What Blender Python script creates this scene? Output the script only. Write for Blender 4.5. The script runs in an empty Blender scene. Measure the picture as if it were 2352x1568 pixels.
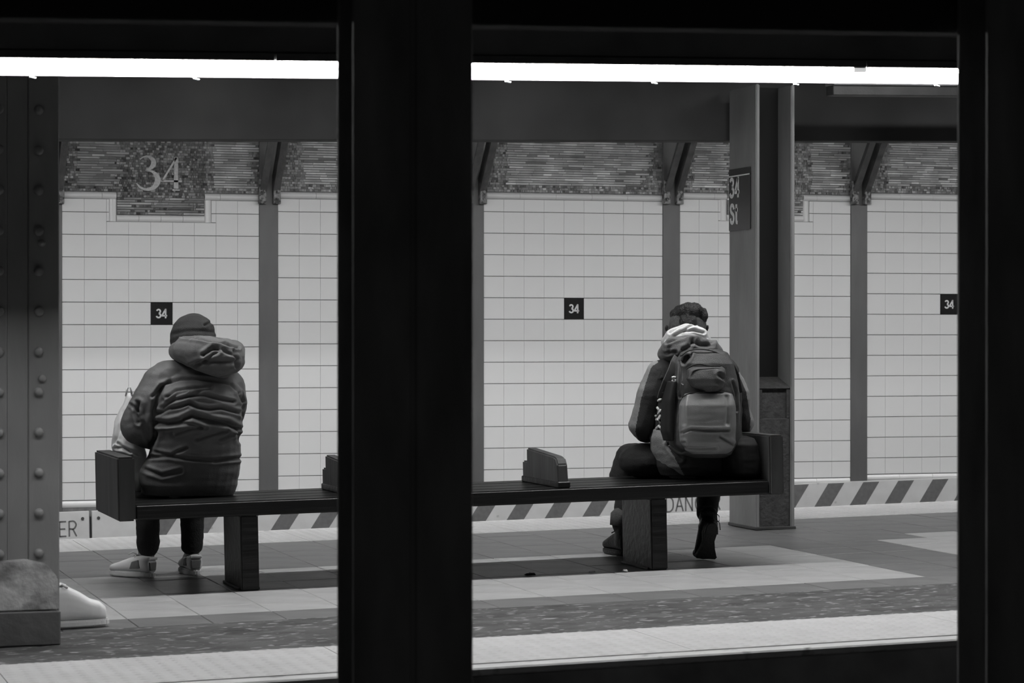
import bpy, bmesh, math, random
from mathutils import Vector, Matrix, Euler, noise
import numpy as np
random.seed(34)
SC = bpy.context.scene
COL = SC.collection

# ------------------------------------------------------------------ camera, world, exposure
FPX, YAW, CAMH, GR = 5886.0, math.radians(17.0), 1.22, 0.02      # px focal, yaw, lens height above platform, platform grade
SN, CS = math.sin(YAW), math.cos(YAW)
cam_d = bpy.data.cameras.new('camera')
cam = bpy.data.objects.new('camera', cam_d); COL.objects.link(cam)
cam_d.sensor_width = 36.0
cam_d.lens = FPX / 2352.0 * 36.0
cam_d.clip_start = 0.05; cam_d.clip_end = 200
cam.location = (0, 0, CAMH)
cam.rotation_euler = (math.radians(90.0 - 0.185), 0, -YAW)
cam_d.dof.use_dof = True; cam_d.dof.focus_distance = 13.2; cam_d.dof.aperture_fstop = 8.0
SC.camera = cam
wd = bpy.data.worlds.new('world'); SC.world = wd; wd.use_nodes = True
wd.node_tree.nodes['Background'].inputs[0].default_value = (1, 1, 1, 1)
wd.node_tree.nodes['Background'].inputs[1].default_value = 0.016
vs = SC.view_settings
vs.view_transform = 'Standard'; vs.look = 'None'; vs.gamma = 1.0; vs.use_curve_mapping = False
vs.exposure = 0.0
NEAR_L, MID_L, FAR_L = 150.0, 50.0, 58.0        # lamp diffuser emission: near row, ceiling row, far row
SC.cycles.max_bounces = 4; SC.cycles.diffuse_bounces = 2; SC.cycles.glossy_bounces = 2; SC.cycles.transmission_bounces = 2; SC.cycles.sample_clamp_indirect = 3.0

# ------------------------------------------------------------------ helpers
TH = math.atan(GR)
def floor_z(x): return GR * x
def ray(u, v):
    xr = (u - 1176.0) / FPX
    return SN + xr * CS, CS - xr * SN, (765.0 - v) / FPX
def P(u, v, Y):                      # measured point of the place: pixel of the survey photograph + its distance into the station
    r = ray(u, v); t = Y / r[1]
    return Vector((r[0] * t, Y, CAMH + r[2] * t))

def new_mat(name, base, rough=0.6, var=0.0, vscale=8.0, bump=0.0, bscale=60.0, spec=0.5, metal=0.0, detail=2.5,
            stretch=(1, 1, 1), dark=None, dlo=0.55, dhi=0.7, dscale=3.0, attr=None, coat=0.0, emit=0.0, trans=0.0, bdist=0.01):
    m = bpy.data.materials.new(name); m.use_nodes = True
    nt = m.node_tree; b = nt.nodes['Principled BSDF']
    b.inputs['Roughness'].default_value = rough
    b.inputs['Specular IOR Level'].default_value = spec
    b.inputs['Metallic'].default_value = metal
    b.inputs['Base Color'].default_value = (base, base, base, 1)
    if coat: b.inputs['Coat Weight'].default_value = coat; b.inputs['Coat Roughness'].default_value = 0.12
    if trans: b.inputs['Subsurface Weight'].default_value = trans; b.inputs['Subsurface Radius'].default_value = (.05, .05, .05)
    if emit:
        b.inputs['Emission Color'].default_value = (1, 1, 1, 1); b.inputs['Emission Strength'].default_value = emit
    tc = nt.nodes.new('ShaderNodeTexCoord'); mp = nt.nodes.new('ShaderNodeMapping'); mp.inputs['Scale'].default_value = stretch
    nt.links.new(tc.outputs['Object'], mp.inputs['Vector'])
    src = None
    if attr:
        at = nt.nodes.new('ShaderNodeAttribute'); at.attribute_name = attr
        src = at.outputs['Fac']
    if var or dark is not None:
        n = nt.nodes.new('ShaderNodeTexNoise'); n.inputs['Scale'].default_value = vscale; n.inputs['Detail'].default_value = detail
        nt.links.new(mp.outputs[0], n.inputs['Vector'])
        r = nt.nodes.new('ShaderNodeMapRange'); r.inputs['From Min'].default_value = .25; r.inputs['From Max'].default_value = .75
        r.inputs['To Min'].default_value = 1 - var; r.inputs['To Max'].default_value = 1 + var
        nt.links.new(n.outputs['Fac'], r.inputs['Value'])
        mu = nt.nodes.new('ShaderNodeMath'); mu.operation = 'MULTIPLY'
        nt.links.new(r.outputs[0], mu.inputs[0])
        if src: nt.links.new(src, mu.inputs[1])
        else: mu.inputs[1].default_value = base
        src = mu.outputs[0]
        if dark is not None:
            n2 = nt.nodes.new('ShaderNodeTexNoise'); n2.inputs['Scale'].default_value = dscale; n2.inputs['Detail'].default_value = 3
            nt.links.new(mp.outputs[0], n2.inputs['Vector'])
            r2 = nt.nodes.new('ShaderNodeMapRange'); r2.inputs['From Min'].default_value = dlo; r2.inputs['From Max'].default_value = dhi
            nt.links.new(n2.outputs['Fac'], r2.inputs['Value'])
            mx = nt.nodes.new('ShaderNodeMix'); mx.data_type = 'FLOAT'
            nt.links.new(r2.outputs[0], mx.inputs[0]); nt.links.new(src, mx.inputs[2]); mx.inputs[3].default_value = dark
            src = mx.outputs[0]
    if src: nt.links.new(src, b.inputs['Base Color'])
    if bump:
        n3 = nt.nodes.new('ShaderNodeTexNoise'); n3.inputs['Scale'].default_value = bscale; n3.inputs['Detail'].default_value = 2
        nt.links.new(mp.outputs[0], n3.inputs['Vector'])
        bp = nt.nodes.new('ShaderNodeBump'); bp.inputs['Strength'].default_value = bump; bp.inputs['Distance'].default_value = bdist
        nt.links.new(n3.outputs['Fac'], bp.inputs['Height']); nt.links.new(bp.outputs[0], b.inputs['Normal'])
    return m

M = {}
M['tile_white'] = new_mat('glazed_white_tile', .74, .32, .03, 3.0, .06, 9, dark=.45, dlo=.74, dhi=.86, dscale=9)
M['trim_white'] = new_mat('glossy_white_trim', .80, .16, .03, 5.0)
M['grout'] = new_mat('grey_grout', .16, .9, .3, 20)
M['tile_black'] = new_mat('black_glazed_tile', .012, .25)
M['white_letter'] = new_mat('white_glazed_letter', .78, .35)
M['mosaic'] = new_mat('mosaic_tesserae', .2, .28, .35, 7, attr='tone')
M['mosaic_bed'] = new_mat('mosaic_bed', .035, .9)
M['mosaic_num'] = new_mat('pale_mosaic_numeral', .52, .45, .3, 60)
M['col_paint'] = new_mat('grey_column_paint', .22, .5, .22, 5, .25, 30, stretch=(1, 1, .35), dark=.05, dlo=.66, dhi=.8, dscale=6)
M['rivet_paint'] = new_mat('grey_riveted_paint', .20, .5, .2, 5, .25, 30, stretch=(1, 1, .35))
M['wall_col'] = new_mat('grey_wall_column_paint', .10, .5, .22, 5, .2, 30, stretch=(1, 1, .35))
M['col_dark'] = new_mat('dark_steel_paint', .05, .5, .3, 6, .2, 40)
M['brace'] = new_mat('grimy_brace_steel', .075, .55, .4, 14, .4, 35)
M['plate_old'] = new_mat('flaking_plate_paint', .22, .6, .5, 40, .5, 60, dark=.03, dlo=.5, dhi=.58, dscale=34)
M['fg_steel'] = new_mat('sooty_black_steel', .28, .7, .4, 9, .3, 40, stretch=(1, 1, .3))
M['girder_black'] = new_mat('black_girder_paint', .04, .8)
M['web_shade'] = new_mat('shaded_web', .008, .9)  # shade of the column recess painted into the web colour
M['bulkhead'] = new_mat('dark_bulkhead_paint', .042, .85, .35, 2.2)
M['concrete_fill'] = new_mat('rough_concrete_fill', .05, .9, .35, 25, .8, 55, dark=.035, dlo=.58, dhi=.7, dscale=22)
M['concrete_pale'] = new_mat('pale_patchy_concrete', .42, .8, .4, 9, .5, 40, dark=.16, dlo=.5, dhi=.68, dscale=7)
M['base_paint'] = new_mat('dark_base_paint', .10, .6, .2, 9, .3, 30)
M['girder'] = new_mat('sooty_girder', .16, .85, .3, 3)
M['beam'] = new_mat('dark_soffit_paint', .10, .85, .35, 2.2, .2, 20)
M['ceiling'] = new_mat('sooty_ceiling', .05, .95, .3, 2)
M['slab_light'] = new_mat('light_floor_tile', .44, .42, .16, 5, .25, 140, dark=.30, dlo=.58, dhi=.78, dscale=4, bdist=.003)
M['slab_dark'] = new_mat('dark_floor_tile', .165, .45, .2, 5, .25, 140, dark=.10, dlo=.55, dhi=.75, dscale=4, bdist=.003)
M['joint'] = new_mat('dark_floor_joint', .055, .9)
M['worn'] = new_mat('worn_speckled_concrete', .058, .7, .75, 8, .5, 70, stretch=(.55, 1, 1), dark=.28, dlo=.595, dhi=.65, dscale=26)
M['tactile'] = new_mat('tactile_strip', .52, .55, .08, 5, .1, 50, dark=.36, dlo=.66, dhi=.85, dscale=6)
M['edge'] = new_mat('platform_edge_board', .55, .6, .15, 7, .2, 30, dark=.18, dlo=.62, dhi=.74, dscale=9)
M['plat_side'] = new_mat('sooty_platform_side', .30, .9, .5, 4, .4, 20)
M['ballast'] = new_mat('sooty_track_bed', .04, .95, .5, 20, 1.0, 30)
M['board_white'] = new_mat('warning_board_white', .60, .55, .08, 9, dark=.2, dlo=.70, dhi=.82, dscale=14)
M['board_grey'] = new_mat('warning_stripe_grey', .135, .6, .15, 30)
M['letter_grey'] = new_mat('worn_grey_lettering', .13, .7, .3, 30)
M['wood'] = new_mat('dark_bench_wood', .010, .40, .5, 10, .35, 25, spec=.5, stretch=(.12, 1.2, 1.2))
M['wood_end'] = new_mat('bench_end_wood', .075, .6, .35, 9, .3, 25, stretch=(1.2, 1.2, .15))
M['lamp'] = None
M['housing'] = new_mat('lamp_housing', .08, .6, .2, 10)
M['clip'] = new_mat('bright_clip', .7, .2, metal=1.0)

def add_obj(name, me, mat, parent=None):
    o = bpy.data.objects.new(name, me); COL.objects.link(o)
    if mat is not None and not me.materials: me.materials.append(mat)
    if parent: o.parent = parent
    return o
def empty(name, loc=(0, 0, 0), rot=(0, 0, 0)):
    o = bpy.data.objects.new(name, None); COL.objects.link(o)
    o.location = loc; o.rotation_euler = rot; o.empty_display_size = .1
    return o
def tag(o, label, cat, group=None):
    o['label'] = label; o['category'] = cat
    if group: o['group'] = group
    return o
def struct(o): o['kind'] = 'structure'; return o

class MB:
    """collects geometry for ONE mesh"""
    def __init__(s): s.v = []; s.f = []; s.tone = []
    def add(s, vs_, fs, tone=None):
        n = len(s.v); s.v += [tuple(p) for p in vs_]; s.f += [tuple(i + n for i in f) for f in fs]
        if tone is not None: s.tone += [tone] * len(fs)
        return s
    def box(s, x0, x1, y0, y1, z0, z1, tone=None):
        vs_ = [(x0, y0, z0), (x1, y0, z0), (x1, y1, z0), (x0, y1, z0), (x0, y0, z1), (x1, y0, z1), (x1, y1, z1), (x0, y1, z1)]
        return s.add(vs_, [(0, 3, 2, 1), (4, 5, 6, 7), (0, 1, 5, 4), (1, 2, 6, 5), (2, 3, 7, 6), (3, 0, 4, 7)], tone)
    def prism(s, poly, axis, a, b):
        """poly in the two other axes (in order x,y,z without axis), extruded a..b along axis"""
        def mk(p, t):
            q = list(p); q.insert(axis, t); return tuple(q)
        n = len(poly)
        vs_ = [mk(p, a) for p in poly] + [mk(p, b) for p in poly]
        fs = [tuple(range(n))[::-1], tuple(range(n, 2 * n))] + [(i, (i + 1) % n, (i + 1) % n + n, i + n) for i in range(n)]
        return s.add(vs_, fs)
    def tube(s, pts, rad, seg=8, cap=True):
        pts = [Vector(p) for p in pts]; rings = []
        if not hasattr(rad, '__len__'): rad = [rad] * len(pts)
        up = Vector((0, 0, 1))
        for i, p in enumerate(pts):
            d = (pts[min(i + 1, len(pts) - 1)] - pts[max(i - 1, 0)]).normalized()
            a = d.cross(up)
            if a.length < 1e-3: a = d.cross(Vector((1, 0, 0)))
            a.normalize(); b = d.cross(a)
            rings.append([p + (a * math.cos(t) + b * math.sin(t)) * rad[i] for t in [2 * math.pi * k / seg for k in range(seg)]])
        n = len(rings)
        vs_ = [q for r in rings for q in r]; fs = []
        for i in range(n - 1):
            for k in range(seg):
                fs.append((i * seg + k, i * seg + (k + 1) % seg, (i + 1) * seg + (k + 1) % seg, (i + 1) * seg + k))
        if cap: fs += [tuple(range(seg))[::-1], tuple(range((n - 1) * seg, n * seg))]
        return s.add(vs_, fs)
    def mesh(s, name, bevel=0.0, seg=1, smooth=False, origin=None, fix=True):
        me = bpy.data.meshes.new(name)
        vs_ = s.v if origin is None else [(p[0] - origin[0], p[1] - origin[1], p[2] - origin[2]) for p in s.v]
        me.from_pydata(vs_, [], s.f)
        if bevel or fix:
            bm = bmesh.new(); bm.from_mesh(me)
            if fix: bmesh.ops.recalc_face_normals(bm, faces=bm.faces)
            if bevel: bmesh.ops.bevel(bm, geom=list(bm.edges), offset=bevel, segments=seg, affect='EDGES', clamp_overlap=True)
            bm.to_mesh(me); bm.free()
        if s.tone and not bevel:
            at = me.attributes.new('tone', 'FLOAT', 'FACE'); at.data.foreach_set('value', s.tone)
        if smooth: me.polygons.foreach_set('use_smooth', [True] * len(me.polygons))
        me.update()
        return me
    def build(s, name, mat, parent=None, bevel=0.0, seg=1, smooth=False, origin=None, fix=True):
        o = add_obj(name, s.mesh(name, bevel, seg, smooth, origin, fix), mat, parent)
        if origin is not None and parent is None: o.location = origin
        return o

def catmull(pts, n=8):
    pts = [np.array(p, float) for p in pts]; out = []
    q = [2 * pts[0] - pts[1]] + pts + [2 * pts[-1] - pts[-2]]
    for i in range(1, len(q) - 2):
        for k in range(n):
            t = k / n
            out.append(.5 * ((2 * q[i]) + (-q[i - 1] + q[i + 1]) * t + (2 * q[i - 1] - 5 * q[i] + 4 * q[i + 1] - q[i + 2]) * t * t + (-q[i - 1] + 3 * q[i] - 3 * q[i + 1] + q[i + 2]) * t ** 3))
    out.append(pts[-1]); return out
def stroke(mb, pts, w, frame, thick):
    """pen stroke of half width w (number or list) on a plane; frame(x,y,depth)->world point"""
    n = len(pts)
    if not hasattr(w, '__len__'): w = [w] * n
    L, R = [], []
    for i in range(n):
        a = np.array(pts[max(i - 1, 0)][:2]); b = np.array(pts[min(i + 1, n - 1)][:2]); d = b - a; d = d / (np.linalg.norm(d) + 1e-9)
        nn = np.array([-d[1], d[0]]); p = np.array(pts[i][:2])
        sc = 1.0
        if 0 < i < n - 1:
            d1 = p - a; d1 /= np.linalg.norm(d1) + 1e-9; c = abs(np.dot(np.array([-d1[1], d1[0]]), nn)); sc = 1 / max(c, .5)
        L.append(p + nn * w[i] * sc); R.append(p - nn * w[i] * sc)
    vs_ = []
    for q in (L, R):
        for p in q: vs_.append(frame(p[0], p[1], 0))
    for q in (L, R):
        for p in q: vs_.append(frame(p[0], p[1], thick))
    fs = []
    for i in range(n - 1):
        fs.append((2 * n + i, 2 * n + i + 1, 3 * n + i + 1, 3 * n + i))
        fs.append((i, i + 1, 2 * n + i + 1, 2 * n + i)); fs.append((n + i, n + i + 1, 3 * n + i + 1, 3 * n + i))
    fs += [(0, n, 3 * n, 2 * n), (n - 1, 2 * n - 1, 4 * n - 1, 3 * n - 1)]
    mb.add(vs_, fs)
def arc(cx, cy, rx, ry, a0, a1, n=14):
    return [(cx + rx * math.cos(math.radians(a0 + (a1 - a0) * i / n)), cy + ry * math.sin(math.radians(a0 + (a1 - a0) * i / n))) for i in range(n + 1)]
SANS = {   # letter -> (strokes, advance); unit height 1
 '3': ([arc(.27, .735, .19, .19, 165, -80), arc(.27, .285, .225, .215, 85, -165)], .60),
 '4': ([[(.42, 0), (.42, 1.0)], [(.42, .95), (.06, .32)], [(.0, .27), (.58, .27)]], .62),
 'S': ([catmull([(.50, .72), (.44, .87), (.29, .93), (.14, .87), (.10, .73), (.16, .60), (.30, .52), (.45, .43), (.50, .27), (.44, .12), (.29, .06), (.13, .13), (.08, .29)], 4)], .60),
 't': ([catmull([(.17, .95), (.17, .5), (.17, .18), (.21, .08), (.33, .06)], 4), [(.02, .68), (.33, .68)]], .38),
 'D': ([[(0, 0), (0, 1)], catmull([(0, 1), (.28, .98), (.48, .75), (.48, .25), (.28, .02), (0, 0)], 4)], .66),
 'A': ([[(0, 0), (.27, 1)], [(.27, 1), (.54, 0)], [(.1, .35), (.44, .35)]], .70),
 'N': ([[(0, 0), (0, 1)], [(0, 1), (.48, 0)], [(.48, 0), (.48, 1)]], .68),
 'G': ([arc(.27, .5, .26, .48, 45, 330), [(.3, .42), (.53, .42)], [(.53, .42), (.53, .2)]], .72),
 'E': ([[(0, 0), (0, 1)], [(0, .97), (.42, .97)], [(0, .5), (.36, .5)], [(0, .03), (.42, .03)]], .58),
 'R': ([[(0, 0), (0, 1)], catmull([(0, .97), (.3, .97), (.44, .75), (.3, .5), (0, .5)], 4), [(.22, .5), (.46, 0)]], .6),
}
def text(mb, s, w, height, frame, thick, track=0.0):
    x = 0
    for ch in s:
        st, adv = SANS[ch]
        for p in st:
            stroke(mb, [((q[0] + x) * height, q[1] * height) for q in p], w * height, frame, thick)
        x += adv + track
    return x * height

# ------------------------------------------------------------------ platform
WALL_Y = 17.9
Y_EDGE0, Y_STRIP0, Y_STRIP1, Y_EDGE1 = 8.61, 9.41, 13.99, 14.86
X0, X1 = -4.0, 14.0
b = MB(); b.box(X0, X1, Y_EDGE0 + .02, Y_EDGE1 - .02, -.34, -.022)
floor = b.build('floor', M['joint']); floor.rotation_euler = (0, -TH, 0); struct(floor)
b = MB(); b.box(X0, X1, Y_EDGE0 + .45, Y_EDGE1 - .45, -1.3, -.34); b.build('platform_base', M['plat_side'], floor)
b = MB(); b.box(X0, X1, Y_EDGE0, Y_EDGE0 + .0195, -.36, -.03); b.build('edge_face', M['plat_side'], floor, .004)
b = MB(); b.box(X0, X1, Y_EDGE0, Y_EDGE0 + .10, -.03, -.002); b.build('edge_board', M['edge'], floor, .006)
b = MB(); b.box(X0, X1, Y_EDGE1 - .10, Y_EDGE1, -.03, -.002); b.build('edge_board', M['edge'], floor, .006)
b = MB(); b.box(X0, X1, Y_EDGE1 - .0195, Y_EDGE1, -.36, -.03); b.build('edge_face', M['plat_side'], floor, .004)
# twelve-inch floor tiles
T = .305; TX0 = 5.247; TY0 = 10.67
tile_me = {}
for k, nm in enumerate(('slab_light', 'slab_dark')):
    for j in range(3):
        mb = MB(); mb.box(.0015, T - .0015, .0015, T - .0015, -.02, 0)
        me = mb.mesh('floor_tile_%d%d' % (k, j), .0022); me.materials.append(M[nm]); tile_me[k, j] = me
rnd = random.Random(5)
NX0, NX1 = -14, 9
for i in range(NX0, NX1 + 1):
    for j in range(-1, 11):
        x = TX0 + i * T; y = TY0 + j * T
        if y > Y_STRIP1 - .01: continue
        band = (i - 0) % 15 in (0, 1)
        pale_tile = (0 <= j <= 5) and not band  # pale tiles fill the field; border and cross bands use dark tiles
        if j == 6 and not band: pale_tile = rnd.random() < .12
        o = bpy.data.objects.new('floor_tile', tile_me[0 if pale_tile else 1, rnd.randrange(3)]); COL.objects.link(o)
        o.parent = floor; o.location = (x, y, rnd.uniform(-.0012, .0008))
        if y + T > Y_STRIP1: o.scale = (1, (Y_STRIP1 - y) / T, 1)
b = MB()
xs = TX0 + NX0 * T
b.box(X0, xs, TY0 - T, Y_STRIP1, -.02, 0); b.build('floor_screed', M['slab_dark'], floor)
b = MB(); b.box(TX0 + (NX1 + 1) * T, X1, TY0 - T, Y_STRIP1, -.02, 0); b.build('floor_screed', M['slab_dark'], floor)
# worn concrete between tiles and tactile strip, real unevenness
b = MB(); nx, ny = 320, 22
ww = TY0 - T - Y_STRIP0
for i in range(nx + 1):
    for j in range(ny + 1):
        x = -1 + 10.0 * i / nx; y = Y_STRIP0 + ww * j / ny
        e = min(j, ny - j) / 3.0
        z = -.002 + min(1, e) * .004 * noise.noise(Vector((x * 9, y * 14, 3))) + min(1, e) * .003 * noise.noise(Vector((x * 30, y * 40, 1)))
        b.v.append((x, y, z))
for i in range(nx):
    for j in range(ny):
        a = i * (ny + 1) + j; b.f.append((a, a + ny + 1, a + ny + 2, a + 1))
b.build('worn_concrete_strip', M['worn'], floor, smooth=True, fix=False)
# tactile plates with domes
def tactile_mesh(name, L, W, pitch):
    mb = MB(); mb.box(.002, L - .002, 0, W, -.02, 0)
    nxx = int(L / pitch); nyy = int(W / pitch)
    for i in range(nxx):
        for j in range(nyy):
            cx = (i + .5) * L / nxx; cy = (j + .5) * W / nyy
            r0, r1, hh, n = pitch * .36, pitch * .16, .0042, 8
            vs_ = [(cx + r0 * math.cos(2 * math.pi * k / n), cy + r0 * math.sin(2 * math.pi * k / n), 0) for k in range(n)]
            vs_ += [(cx + r1 * math.cos(2 * math.pi * k / n), cy + r1 * math.sin(2 * math.pi * k / n), hh) for k in range(n)]
            mb.add(vs_, [(k, (k + 1) % n, n + (k + 1) % n, n + k) for k in range(n)] + [tuple(range(n, 2 * n))])
    me = mb.mesh(name, smooth=False, fix=False); me.materials.append(M['tactile']); return me
tm = tactile_mesh('tactile_plate', 1.22, Y_STRIP0 - Y_EDGE0 - .102, .06)
tf = tactile_mesh('tactile_plate_far', 1.22, Y_EDGE1 - Y_STRIP1 - .102, .06)
for i in range(-2, 7):
    o = add_obj('tactile_plate', tm, None, floor); o.location = (3.356 + 1.22 * (i - 2), Y_EDGE0 + .101, .001)
for i in range(-1, 9):
    o = add_obj('tactile_plate', tf, None, floor); o.location = (3.1 + 1.22 * (i - 2), Y_STRIP1 + .001, .001)
# track beds
b = MB(); b.box(X0, X1, Y_EDGE1 - .6, WALL_Y + .3, -1.5, -1.3); o = b.build('track_bed', M['ballast']); struct(o)
b = MB(); b.box(X0, X1, 2.0, Y_EDGE0 + .6, -1.5, -1.3); o = b.build('track_bed', M['ballast']); struct(o)
# ceiling
b = MB(); b.box(X0, X1, 2.0, WALL_Y + .3, 3.35, 3.5); o = b.build('ceiling', M['ceiling']); struct(o)

# ------------------------------------------------------------------ far wall, bay by bay
BAYW, COLW = 1.522, .136
BAY0 = 2.209                      # left edge of the first bay in view
TP, TV = 1.386 / 9.0, .1565
tile_mesh = {}
def tile_me_get(w, hgt, key):
    k = (round(w, 4), round(hgt, 4), key)
    if k not in tile_mesh:
        mb = MB(); mb.box(-w / 2, w / 2, -.012, 0, -hgt / 2, hgt / 2)
        me = mb.mesh('wall_tile', .0007); me.materials.append(M[key]); tile_mesh[k] = me
    return tile_mesh[k]
def bullnose(mb, x0, x1, y, z0, z1, horiz=True, d=.020):
    """rounded trim piece"""
    n = 6
    if horiz:
        poly = [(y, z0)] + [(y - d * math.sin(math.pi * k / n) ** .7 if 0 < k < n else y - .003, z0 + (z1 - z0) * k / n) for k in range(n + 1)] + [(y, z1)]
        mb.prism(poly, 0, x0, x1)
    else:
        poly = [(x0, y)] + [(x0 + (x1 - x0) * k / n, y - d * math.sin(math.pi * k / n) ** .7 if 0 < k < n else y - .003) for k in range(n + 1)] + [(x1, y)]
        mb.prism(poly, 2, z0, z1)
rndw = random.Random(11)
bays = []
for k in range(-1, 6):
    x0 = BAY0 + k * BAYW; x1 = x0 + 1.386
    dz = .0212 * k + CAMH
    zt0, zt1, zj, zb1 = .935 + dz, .981 + dz, .842 + dz, -1.160 + dz
    b = MB(); b.box(x0 - .068, x1 + .068, WALL_Y, WALL_Y + .25, -1.3, 3.4)
    wall = b.build('wall_far', M['grout']); struct(wall)
    bays.append((k, x0, x1, dz, wall))
    plaque = (k % 3 == 0)
    pc = (x0 + x1) / 2; px0, px1, pz0 = pc - .315, pc + .305, .823 + dz
    qx0, qx1, qz0 = px0 - .052, px1 + .048, .778 + dz
    def put(w, hgt, cx, cz, key='tile_white', name='wall_tile'):
        o = bpy.data.objects.new(name, tile_me_get(w, hgt, key)); COL.objects.link(o); o.parent = wall
        o.location = (cx, WALL_Y, cz); o.rotation_euler = (rndw.gauss(0, .0025), 0, rndw.gauss(0, .003))
        return o
    G, GV = .0045, .0013
    rows = [(zj, zt0)] + [(zj - TV * (r + 1), zj - TV * r) for r in range(12)] + [(zb1, zj - TV * 12)]
    for ri, (za, zb) in enumerate(rows):
        for c in range(9):
            xa, xb = x0 + c * TP, x0 + (c + 1) * TP
            zz1 = zb
            if plaque and zb > qz0 and xb > qx0 + .01 and xa < qx1 - .01:
                # cut around the plaque surround
                if za < qz0 - .02:
                    zz1 = qz0
                    if xa < qx0 - .004:      # side sliver beside the plaque
                        put(qx0 - xa - GV, zb - qz0 - G, (xa + qx0) / 2, (zb + qz0) / 2)
                    if xb > qx1 + .004:
                        put(xb - qx1 - GV, zb - qz0 - G, (xb + qx1) / 2, (zb + qz0) / 2)
                else:
                    if xa < qx0 - .004: xb = qx0
                    elif xb > qx1 + .004: xa = qx1
                    else: continue
            if ri == 5 and c == 4 and k % 2 == 0:
                t = put(xb - xa - GV, zz1 - za - G, (xa + xb) / 2, (za + zz1) / 2, 'tile_black', 'number_tile')
                t.rotation_euler = (0, 0, 0); t['label'] = 'black tile with the white number 34'
                mb = MB()
                hh = .066; wtot = (.60 + .58 + .02) * hh
                text(mb, '34', .078, hh, lambda X, Y, d, ww=wtot: (X - ww / 2, -.0122 - d, Y - hh / 2), .0015)
                mb.build('numeral', M['white_letter'], t)
                continue
            put(xb - xa - GV, zz1 - za - G, (xa + xb) / 2, (za + zz1) / 2)
    # trims: bullnose strip above the tiles and at the foot
    cuts = [x0 + 1.386 * c / 5 for c in range(6)]
    for a_, c_ in zip(cuts[:-1], cuts[1:]):
        segs = [(a_, c_)]
        if plaque:
            segs = [(max(a_, s0), min(c_, s1)) for s0, s1 in ((x0, px0), (px1, x1))]
        for s0, s1 in segs:
            if s1 - s0 > .01:
                mb = MB(); bullnose(mb, s0 + .001, s1 - .001, WALL_Y, zt0 + .002, zt1)
                mb.build('trim_tile', M['trim_white'], wall, smooth=False)
        mb = MB(); bullnose(mb, a_ + .001, c_ - .001, WALL_Y, -1.210 + dz, -1.162 + dz, d=.012); mb.build('trim_tile', M['trim_white'], wall)
    if plaque:
        for s0, s1 in ((qx0, px0), (px1, qx1)):
            mb = MB(); bullnose(mb, s0, s1, WALL_Y, qz0, zt0, False); mb.build('trim_tile', M['trim_white'], wall)
        for c in range(4):
            mb = MB(); bullnose(mb, px0 + (px1 - px0) * c / 4 + .001, px0 + (px1 - px0) * (c + 1) / 4 - .001, WALL_Y - .001, qz0, pz0); mb.build('trim_tile', M['trim_white'], wall)
    # mosaic frieze of thin horizontal tesserae
    mb = MB(); rp = .0172
    def rowfill(mb, xa, xb, za, zb, field):
        z = za
        while z + rp <= zb + 1e-6:
            x = xa
            while x < xb - .002:
                edge = min(x - xa, xb - x)
                infield = field(x, z)
                w = rndw.uniform(.05, .16) if infield else rndw.uniform(.012, .030)
                w = min(w, xb - x)
                t = rndw.uniform(.32, .55) if infield else rndw.uniform(.08, .22)
                t *= (1 + .5 * noise.noise(Vector((x * 6, z * 30, 2)))) * (.62 if k == 0 and x < pc + .3 else 1.25)
                if rndw.random() < .06: t *= 1.7
                if rndw.random() < .05: t *= .4
                d = rndw.uniform(.010, .016); tilt = rndw.gauss(-.0012 if infield else -.0004, .0012); tw = rndw.gauss(0, .0010)
                gz = .0042 if infield else .0012
                x_0, x_1, z_0, z_1 = x + .0006, x + w - .0006, z + gz, z + rp - gz * .4
                y = WALL_Y
                vs_ = [(x_0, y - d - tilt - tw, z_0), (x_1, y - d - tilt + tw, z_0), (x_1, y - d + tilt + tw, z_1), (x_0, y - d + tilt - tw, z_1),
                       (x_0, y, z_0), (x_1, y, z_0), (x_1, y, z_1), (x_0, y, z_1)]
                mb.add(vs_, [(0, 1, 2, 3), (4, 0, 3, 7), (1, 5, 6, 2), (3, 2, 6, 7), (4, 5, 1, 0)], max(t, .02))
                x += w
            z += rp
    def field(x, z):
        e = min(x - x0, x1 - x); zz = z - zt1
        if plaque:
            if abs(x - pc) < .36: return False
            return e > .1 + .03 * noise.noise(Vector((x * 3, z * 22, 5))) and zz > .03
        return e > .17 + .03 * noise.noise(Vector((x * 3, z * 22, 5))) and zz > .055
    ztop = 2.86 + .0212 * k
    rowfill(mb, x0, x1, zt1 + .006, ztop, field)
    if plaque: rowfill(mb, px0 + .004, px1 - .004, pz0 + .004, zt1 + .006, lambda x, z: z < pz0 + .11 and rndw.random() < .35)
    o = mb.build('mosaic_frieze', M['mosaic'], wall, fix=False); o['kind'] = 'stuff'
    if plaque:
        # serif 34 in pale tesserae
        s = MB(); H = .238; bz = zt1 + .018
        fr = lambda X, Y, d: (pc - .168 + X * H, WALL_Y - .0165 - d, bz + Y * H)
        p3 = catmull([(.06, .90, .012), (.16, .97, .022), (.30, .99, .03), (.44, .90, .062), (.46, .76, .075), (.36, .64, .045), (.22, .58, .012)], 5)
        stroke(s, [(p[0], p[1]) for p in p3], [p[2] for p in p3], fr, .003)
        p3 = catmull([(.22, .58, .012), (.42, .55, .03), (.56, .42, .075), (.58, .25, .085), (.46, .08, .06), (.26, .02, .035), (.08, .08, .03), (-.04, .20, .012)], 5)
        stroke(s, [(p[0], p[1]) for p in p3], [p[2] for p in p3], fr, .003)
        stroke(s, [(1.14, .97), (.72, .28)], [.028, .024], fr, .003)
        stroke(s, [(.68, .28), (1.30, .28)], [.028, .028], fr, .003)
        stroke(s, [(1.13, .99), (1.13, .06)], [.05, .07], fr, .003)
        stroke(s, [(1.02, .02), (1.24, .02)], [.02, .02], fr, .003)
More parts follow.
